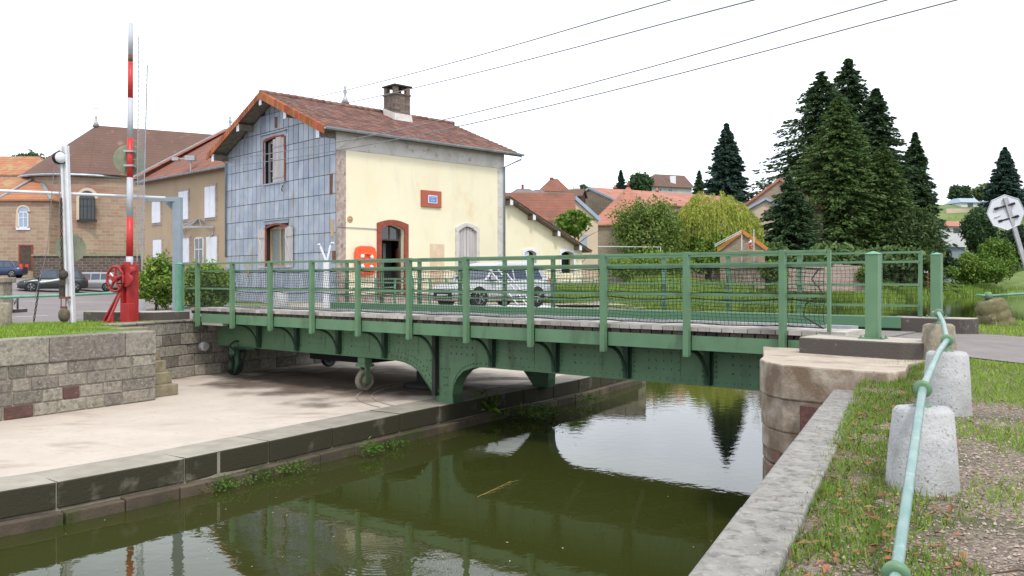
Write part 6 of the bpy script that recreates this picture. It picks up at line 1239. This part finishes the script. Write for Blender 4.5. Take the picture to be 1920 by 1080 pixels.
for i, (px, y, t_, a0, a1, b_, lb) in enumerate(((2010, 200, 420, 1960, 2070, 505, 'tall far tree beyond the right edge of the view'), (2110, 215, 400, 2060, 2180, 505, 'second far tree beyond the right edge of the view'), (1960, 230, 385, 1930, 1995, 480, 'far hillside tree right of the bungalow'))): leafy(lb, px, y, t_, a0, a1, b_, l_far, 4500, .6)
# the willow: drooping strands
y = 117.; KW = 2.05; wx0 = X(1325, y); zg = hL(wx0, y); t = thing('willow_tree', 'yellow green weeping willow with drooping strands', 'tree', (wx0, y, zg)); mb = MB(); trunk(mb, (wx0, y, zg), 6.6*KW, .3, 9, spread=.36); mb.build('trunk', m_bark, t)
CC, DD = [], []
for k in range(900):
    a = rg.uniform(0, 6.2832); r = rg.uniform(.1, 1)**.6; ztop = Z(lerp(352, 415, r**1.6), y)-abs(rg.normal())*1.3; q = np.array([wx0+X(960+8, y)+math.cos(a)*r*(3.1 if math.cos(a) > 0 else 2.6)*KW, y+math.sin(a)*r*2.6*KW, ztop]); L_ = rg.uniform(.9, 2.6)*(.55+.6*r); d = np.array([math.cos(a)*.42, math.sin(a)*.42, .15])+rg.normal(size=3)*.12
    for j in range(int(L_*17)):
        q = q+d*.06*KW; d = d*.94+np.array([0, 0, -.085]); CC.append(q+rg.normal(size=3)*.06); DD.append(d+rg.normal(size=3)*.35)
quads('crown', leaf_quads(np.array(CC), .23, np.array(DD), .22), l_will, t)
dm = M('dirt_and_shade', (.11, .078, .058), (.17, .125, .095), 1.5, .8); nt = dm.node_tree; nn = nt.nodes.new('ShaderNodeTexNoise'); nn.inputs['Scale'].default_value = .9; nn.inputs['Detail'].default_value = 8  # dirt around the rollers, with the shade under the bridge painted into it
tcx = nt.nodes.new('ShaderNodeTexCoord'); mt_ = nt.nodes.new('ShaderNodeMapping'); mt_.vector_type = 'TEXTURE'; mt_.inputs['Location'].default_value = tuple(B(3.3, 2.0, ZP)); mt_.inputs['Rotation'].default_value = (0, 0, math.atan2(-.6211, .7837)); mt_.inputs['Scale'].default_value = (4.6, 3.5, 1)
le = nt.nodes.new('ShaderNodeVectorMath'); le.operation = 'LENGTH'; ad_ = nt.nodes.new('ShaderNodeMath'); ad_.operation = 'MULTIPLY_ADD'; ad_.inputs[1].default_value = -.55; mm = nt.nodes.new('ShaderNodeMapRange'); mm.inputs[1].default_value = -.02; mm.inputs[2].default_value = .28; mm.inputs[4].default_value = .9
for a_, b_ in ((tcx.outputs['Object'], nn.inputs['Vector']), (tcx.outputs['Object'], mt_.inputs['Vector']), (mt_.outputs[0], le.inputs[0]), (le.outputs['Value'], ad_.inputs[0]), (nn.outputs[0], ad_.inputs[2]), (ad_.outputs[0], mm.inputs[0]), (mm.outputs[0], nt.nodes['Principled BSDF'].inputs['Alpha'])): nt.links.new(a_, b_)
sheet('dirt_shade_patch', [b2(u_, v_) for u_, v_ in ((-.4, -1.2), (6.8, -1.6), (7.0, 5.5), (-.4, 5.3))], lambda x, y: ZP, dm, .002)
# moss and ferns on the quay
def tuft(label, p, n, s, spread, mat, name='fern', cat='plant', group=None):
    C = np.array(p)+rg.normal(size=(n, 3))*np.array(spread); C[:, 2] = np.maximum(C[:, 2], ZW+.01); d = rg.normal(size=(n, 3)); d[:, 2] = np.abs(d[:, 2])*.8-.2
    o = quads(name, leaf_quads(C, s, d, .3), mat); return tag(o, kind='stuff') if name == 'weed' else tag(o, label, cat, group)
ql = lambda px, py, z: np.array(atz(px, py, z))+np.array([.06, -.08, 0])
tuft('dark fern hanging below the bridge foot', ql(900, 762, -2.62), 420, .11, (.14, .12, .11), l_ivy)
tuft('bright leafy weed on the quay ledge left of the fern', ql(692, 838, -2.72), 160, .045, (.09, .1, .05), l_ivy, 'weed')
tuft('clump of weeds on the far quay ledge', ql(1000, 768, -2.72), 300, .06, (.3, .36, .06), l_ivy, 'weed')
tuft('small weed on the ledge below the bridge far side', ql(1092, 745, -2.72), 120, .05, (.16, .2, .04), l_ivy, 'weed')
for i, (px, py, lb) in enumerate(((410, 905, 'moss clump on the ledge at the widest view of the quay'), (478, 888, 'moss clump on the ledge beside a pale joint'), (545, 875, 'moss clump on the ledge below the middle of the quay'), (730, 830, 'moss clump on the ledge in the bridge shadow'))):
    C = np.array(atz(px, py, -2.78))+rg.normal(size=(260, 3))*np.array([.16, .17, .035])+np.array([.02, -.05, 0]); tag(quads('moss_clump', leaf_quads(C, .022, None, .6), l_ivy), kind='stuff')
# grass
def blades(name, P, h, w, mat, lean=.45):
    n = len(P); a = rg.uniform(0, 6.2832, n); hh = h*rg.uniform(.5, 1.35, n); d = np.stack([np.cos(a), np.sin(a), 0*a], 1); up = np.stack([np.cos(a+1.6)*lean*rg.normal(size=n), np.sin(a+1.6)*lean*rg.normal(size=n), np.ones(n)], 1)*hh[:, None]
    ww = (w*rg.uniform(.7, 1.3, n))[:, None]; V = np.stack([P-d*ww, P+d*ww, P+up], 1).reshape(-1, 3); return tag(quads(name, V, mat, k=3), kind='stuff')
g_near = leafmat('grass_blades', (.19, .30, .04), (.13, .22, .03), .3, .35); g_lawn = leafmat('lawn_blades', (.26, .38, .05), (.19, .30, .04), .3, .3); g_dry = leafmat('dry_stalks', (.30, .24, .10), (.20, .17, .07), .2, .35); g_bank = leafmat('bank_grass', (.27, .38, .07), (.16, .26, .045), .3, .3)
def fbm(x, y, s): return (np.sin(x*s*1.7+1.3*np.sin(y*s*1.1))+np.sin(y*s*2.1+x*s*.7+2)+.6*np.sin(x*s*4.3-y*s*3.1))/2.6
def pick(n, x0, x1, y0, y1, keep, h):
    P = rg.uniform((x0, y0), (x1, y1), (n, 2)); P = P[keep(P[:, 0], P[:, 1])]; return np.array([(x, y, h(x, y)) for x, y in P])
cd = lambda x, y: (x-.687)*.9021-(y-3.30)*.4314          # distance inland from the canal edge
ok = lambda x, y: (cd(x, y) > .25) & (y > 1.4) & (np.hypot(x-1.35, y-3.0) > .17) & (np.hypot(x-2.3, y-4.78) > .19) & (np.hypot(x-3.62, y-7.1) > .19)
uv = lambda x, y: ((x+7.55)*.7837-(y-20.5)*.6211, (x+7.55)*.6211+(y-20.5)*.7837)
road = lambda x, y: (uv(x, y)[1] > -.12) & (uv(x, y)[1] < 4.55)
clear = lambda x, y: ~road(x, y) & ~((uv(x, y)[1] > -2.0) & (uv(x, y)[0] < 15.75) & (uv(x, y)[1] < 6))
strip = lambda x, y: ok(x, y) & clear(x, y) & (cd(x, y) < .95+.18*fbm(x, y, 3.)) & (fbm(x, y, 5.)+rg.normal(size=x.shape)*.3 > -.35)
blades('grass_strip', pick(60000, .5, 5.2, 1.4, 9.6, strip, hR), .062, .0035, g_near)
blades('low_weeds', pick(52000, .5, 5.0, 1.4, 9.4, lambda x, y: strip(x, y) & (cd(x, y) < .85), hR), .03, .007, g_near, 1.2)
blades('dry_stalks', pick(9000, .5, 4.6, 1.4, 9, lambda x, y: ok(x, y) & clear(x, y) & (cd(x, y) < .8) & (fbm(x, y, 4.) > -.2), hR), .11, .0016, g_dry, .5)
patch = lambda x, y: ok(x, y) & clear(x, y) & (cd(x, y) > .8) & ((fbm(x, y, 1.6)+.55*np.clip(cd(x, y)-1.7, -1, 1.6)+.35*np.clip(y-6.3, -1.5, 2)+rg.normal(size=x.shape)*.28) > .02)
blades('bank_lawn', pick(150000, 1, 9, 2, 10.5, patch, hR), .042, .0042, g_lawn, .8)
blades('verge_grass', pick(26000, 8, 16, 11.5, 20, lambda x, y: (uv(x, y)[1] > 4.7) & (uv(x, y)[0] > 15.3) & (y < 16.4+.62*(x-7.4)+1.0), hR), .06, .008, g_lawn, .6)
blades('verge_tall_grass', pick(1000, 9, 18, 14, 22, lambda x, y: (uv(x, y)[1] > 6.5) & (uv(x, y)[0] > 15.3) & (y < 17+.62*(x-7.4)), hR), .22, .006, g_bank, .35)
P = pick(17000, .5, 5., 1.4, 9.2, lambda x, y: ok(x, y) & clear(x, y) & (cd(x, y) < .9+.2*fbm(x, y, 3.)), hR); P[:, 2] += np.abs(rg.normal(size=len(P)))*.028; tag(quads('weed_leaves', leaf_quads(P, .0085, None, .6, 1.), leafmat('weed_leaf', (.13, .17, .035), (.17, .11, .045), .2, .45)), kind='stuff')
def inl(x, y): q = np.stack([(x+7.0)*.527+(y-16.78)*.85, (x+7.0)*-.85+(y-16.78)*.527], 1); return q[:, 0], q[:, 1]
lk = lambda x, y: (inl(x, y)[1] > .42) & (inl(x, y)[1] < 5.0+.3*fbm(x, y, .8)) & (inl(x, y)[0] < 2.2) & ~((inl(x, y)[0] > -.1) & (inl(x, y)[1] < 2.6)) & (fbm(x, y, .75)+rg.normal(size=x.shape)*.25 > -.22)
blades('lawn_grass', pick(110000, -17, -6, 9, 21, lk, lambda x, y: hL(x, y)+.015), .05, .009, g_lawn, .7)
def bank_pts(n, s0, s1, k0=0, k1=8):
    out = []
    for _ in range(n):
        k = rnd.randint(k0, k1-1); s, u_ = rnd.uniform(s0, s1), rnd.random(); a = Vector(WE[k]).lerp(Vector(WE[k+1]), u_); b = Vector(WI[k]).lerp(Vector(WI[k+1]), u_); p = a+(b-a)*s
        out.append((p.x, p.y, lerp(-3.0, hL(b.x, b.y), math.sin(min(1, s)*1.5708)) if s <= 1 else hL(p.x, p.y)))
    return np.array(out)
blades('bank_grass', bank_pts(16000, .05, 1.0, 0, 3), .5, .03, g_bank, .35); blades('tall_bank_grass', bank_pts(30000, .04, 1.3, 3, 9), .95, .085, g_bank, .35); blades('bank_meadow', np.concatenate([bank_pts(6000, .9, 2.0, 0, 2), bank_pts(24000, .9, 6.0, 2, 9)]), .6, .06, g_bank, .4)
blades('yard_grass', pick(16000, -2, 9, 23, 40, lambda x, y: fbm(x, y, .5) > .0, lambda x, y: hL(x, y)), .12, .014, g_bank, .5) if 0 else None
# gravel, fallen leaves, litter on the water
n = 26000; P = rg.uniform((.9, 1.5), (5.6, 7.5), (n, 2)); P = P[rg.random(n) < np.clip(1.35-P[:, 1]*.14, .2, 1)]; P = P[(cd(P[:, 0], P[:, 1]) > .42) & clear(P[:, 0], P[:, 1]) & ok(P[:, 0], P[:, 1])]
V = []
for x, y in P:
    s = rnd.uniform(.004, .0125); z = hR(x, y)+s*.3; c = np.array([x, y, z]); q = rg.normal(size=(6, 3))*.3
    o = np.array([[1, 0, 0], [0, 1, 0], [-1, 0, 0], [0, -1, 0], [0, 0, .8], [0, 0, -.8]])*(1+q); o = c+o*s
    for i, j, k in ((0, 1, 4), (1, 2, 4), (2, 3, 4), (3, 0, 4)): V += [o[i], o[j], o[k]]
g_st = M('pale_gravel', (.46, .37, .30), (.34, .27, .22), 3, .9, isl=.0); nst = g_st
tag(quads('gravel', np.array(V), M('pale_pebbles', (.44, .36, .30), (.26, .20, .16), 25, .9, isl=.35), k=3), kind='stuff')
def leaf_litter(n, f_, name, mat, s0, s1, z=lambda x, y: hR(x, y)+.012):
    V = []
    while len(V) < n*8:
        x, y = f_()
        s = rnd.uniform(s0, s1); a = rnd.uniform(0, 6.28); c = Vector((x, y, z(x, y)+rnd.uniform(.0, .012))); d = Vector((math.cos(a), math.sin(a), rnd.uniform(-.15, .3)))*s; w = Vector((-math.sin(a), math.cos(a), rnd.uniform(-.3, .3)))*s*.5; up = Vector((0, 0, s*.28))
        m1, m2 = c-d, c+d; V += [m1, c+w*.9+up, m2, c, m1, c, m2, c-w*.9+up*rnd.uniform(.2, 1.2)]
    return tag(quads(name, np.array([tuple(v) for v in V]), mat), kind='stuff')
def fl():
    while True:
        x, y = rnd.uniform(.6, 4.6), 1.5+rnd.random()**1.3*6.5; q = cd(np.array([x]), np.array([y]))[0]
        if .28 < q < (1.0 if rnd.random() < .85 else 2.6) and not road(x, y): return x, y
m_leaf = M('fallen_leaf_brown', (.30, .115, .045), (.20, .10, .05), 25, .7, isl=.45, stain=((.36, .22, .10), 12, .55, .65)); leaf_litter(420, fl, 'leaf_litter', m_leaf, .018, .042)
def fc():
    while True:
        x, y = rnd.uniform(.6, 4.), rnd.uniform(2.8, 8.8); q = cd(np.array([x]), np.array([y]))[0]
        if .03 < q < .28: return x, y
leaf_litter(16, fc, 'coping_leaves', m_leaf, .010, .022, lambda x, y: -1.128)
def fw():
    p = atz(rnd.uniform(60, 1420), lerp(760, 1075, rnd.random()), ZW); 
    return p.x, p.y
leaf_litter(110, fw, 'floating_leaves', M('pale_flakes', (.50, .46, .33), (.40, .30, .12), 20, .7), .006, .018, lambda x, y: ZW+.003)
o = MB(); a, c = atz(895, 932, ZW+.01), atz(958, 902, ZW+.01); o.tube([a, a.lerp(c, .5)+Vector((.03, 0, .01)), c], [.007, .005, .003], 5)
for k in range(7): q = a.lerp(c, .12+.12*k); s = (-1)**k; o.tube([q, q+Vector((.10*s+.08, .16*s, .01))], [.004, .002], 4)
tag(o.build('floating_branch', M('wet_branch', (.26, .21, .06), None, 4, .7)), 'bare yellowish branch floating on the dark water under the bridge', 'branch')
mb = MB(); 
for k in range(5): q = Vector((1.25+.28*k, 2.45+.3*k, 0)); q.z = hR(q.x, q.y)+.02; e = q+Vector((rnd.uniform(-.3, .3), rnd.uniform(-.2, .2), .01)); mb.tube([q, q.lerp(e, .5)+Vector((.02, .02, .01)), e], [.006, .005, .002], 5)
tag(mb.build('twigs', m_dwood), kind='stuff')
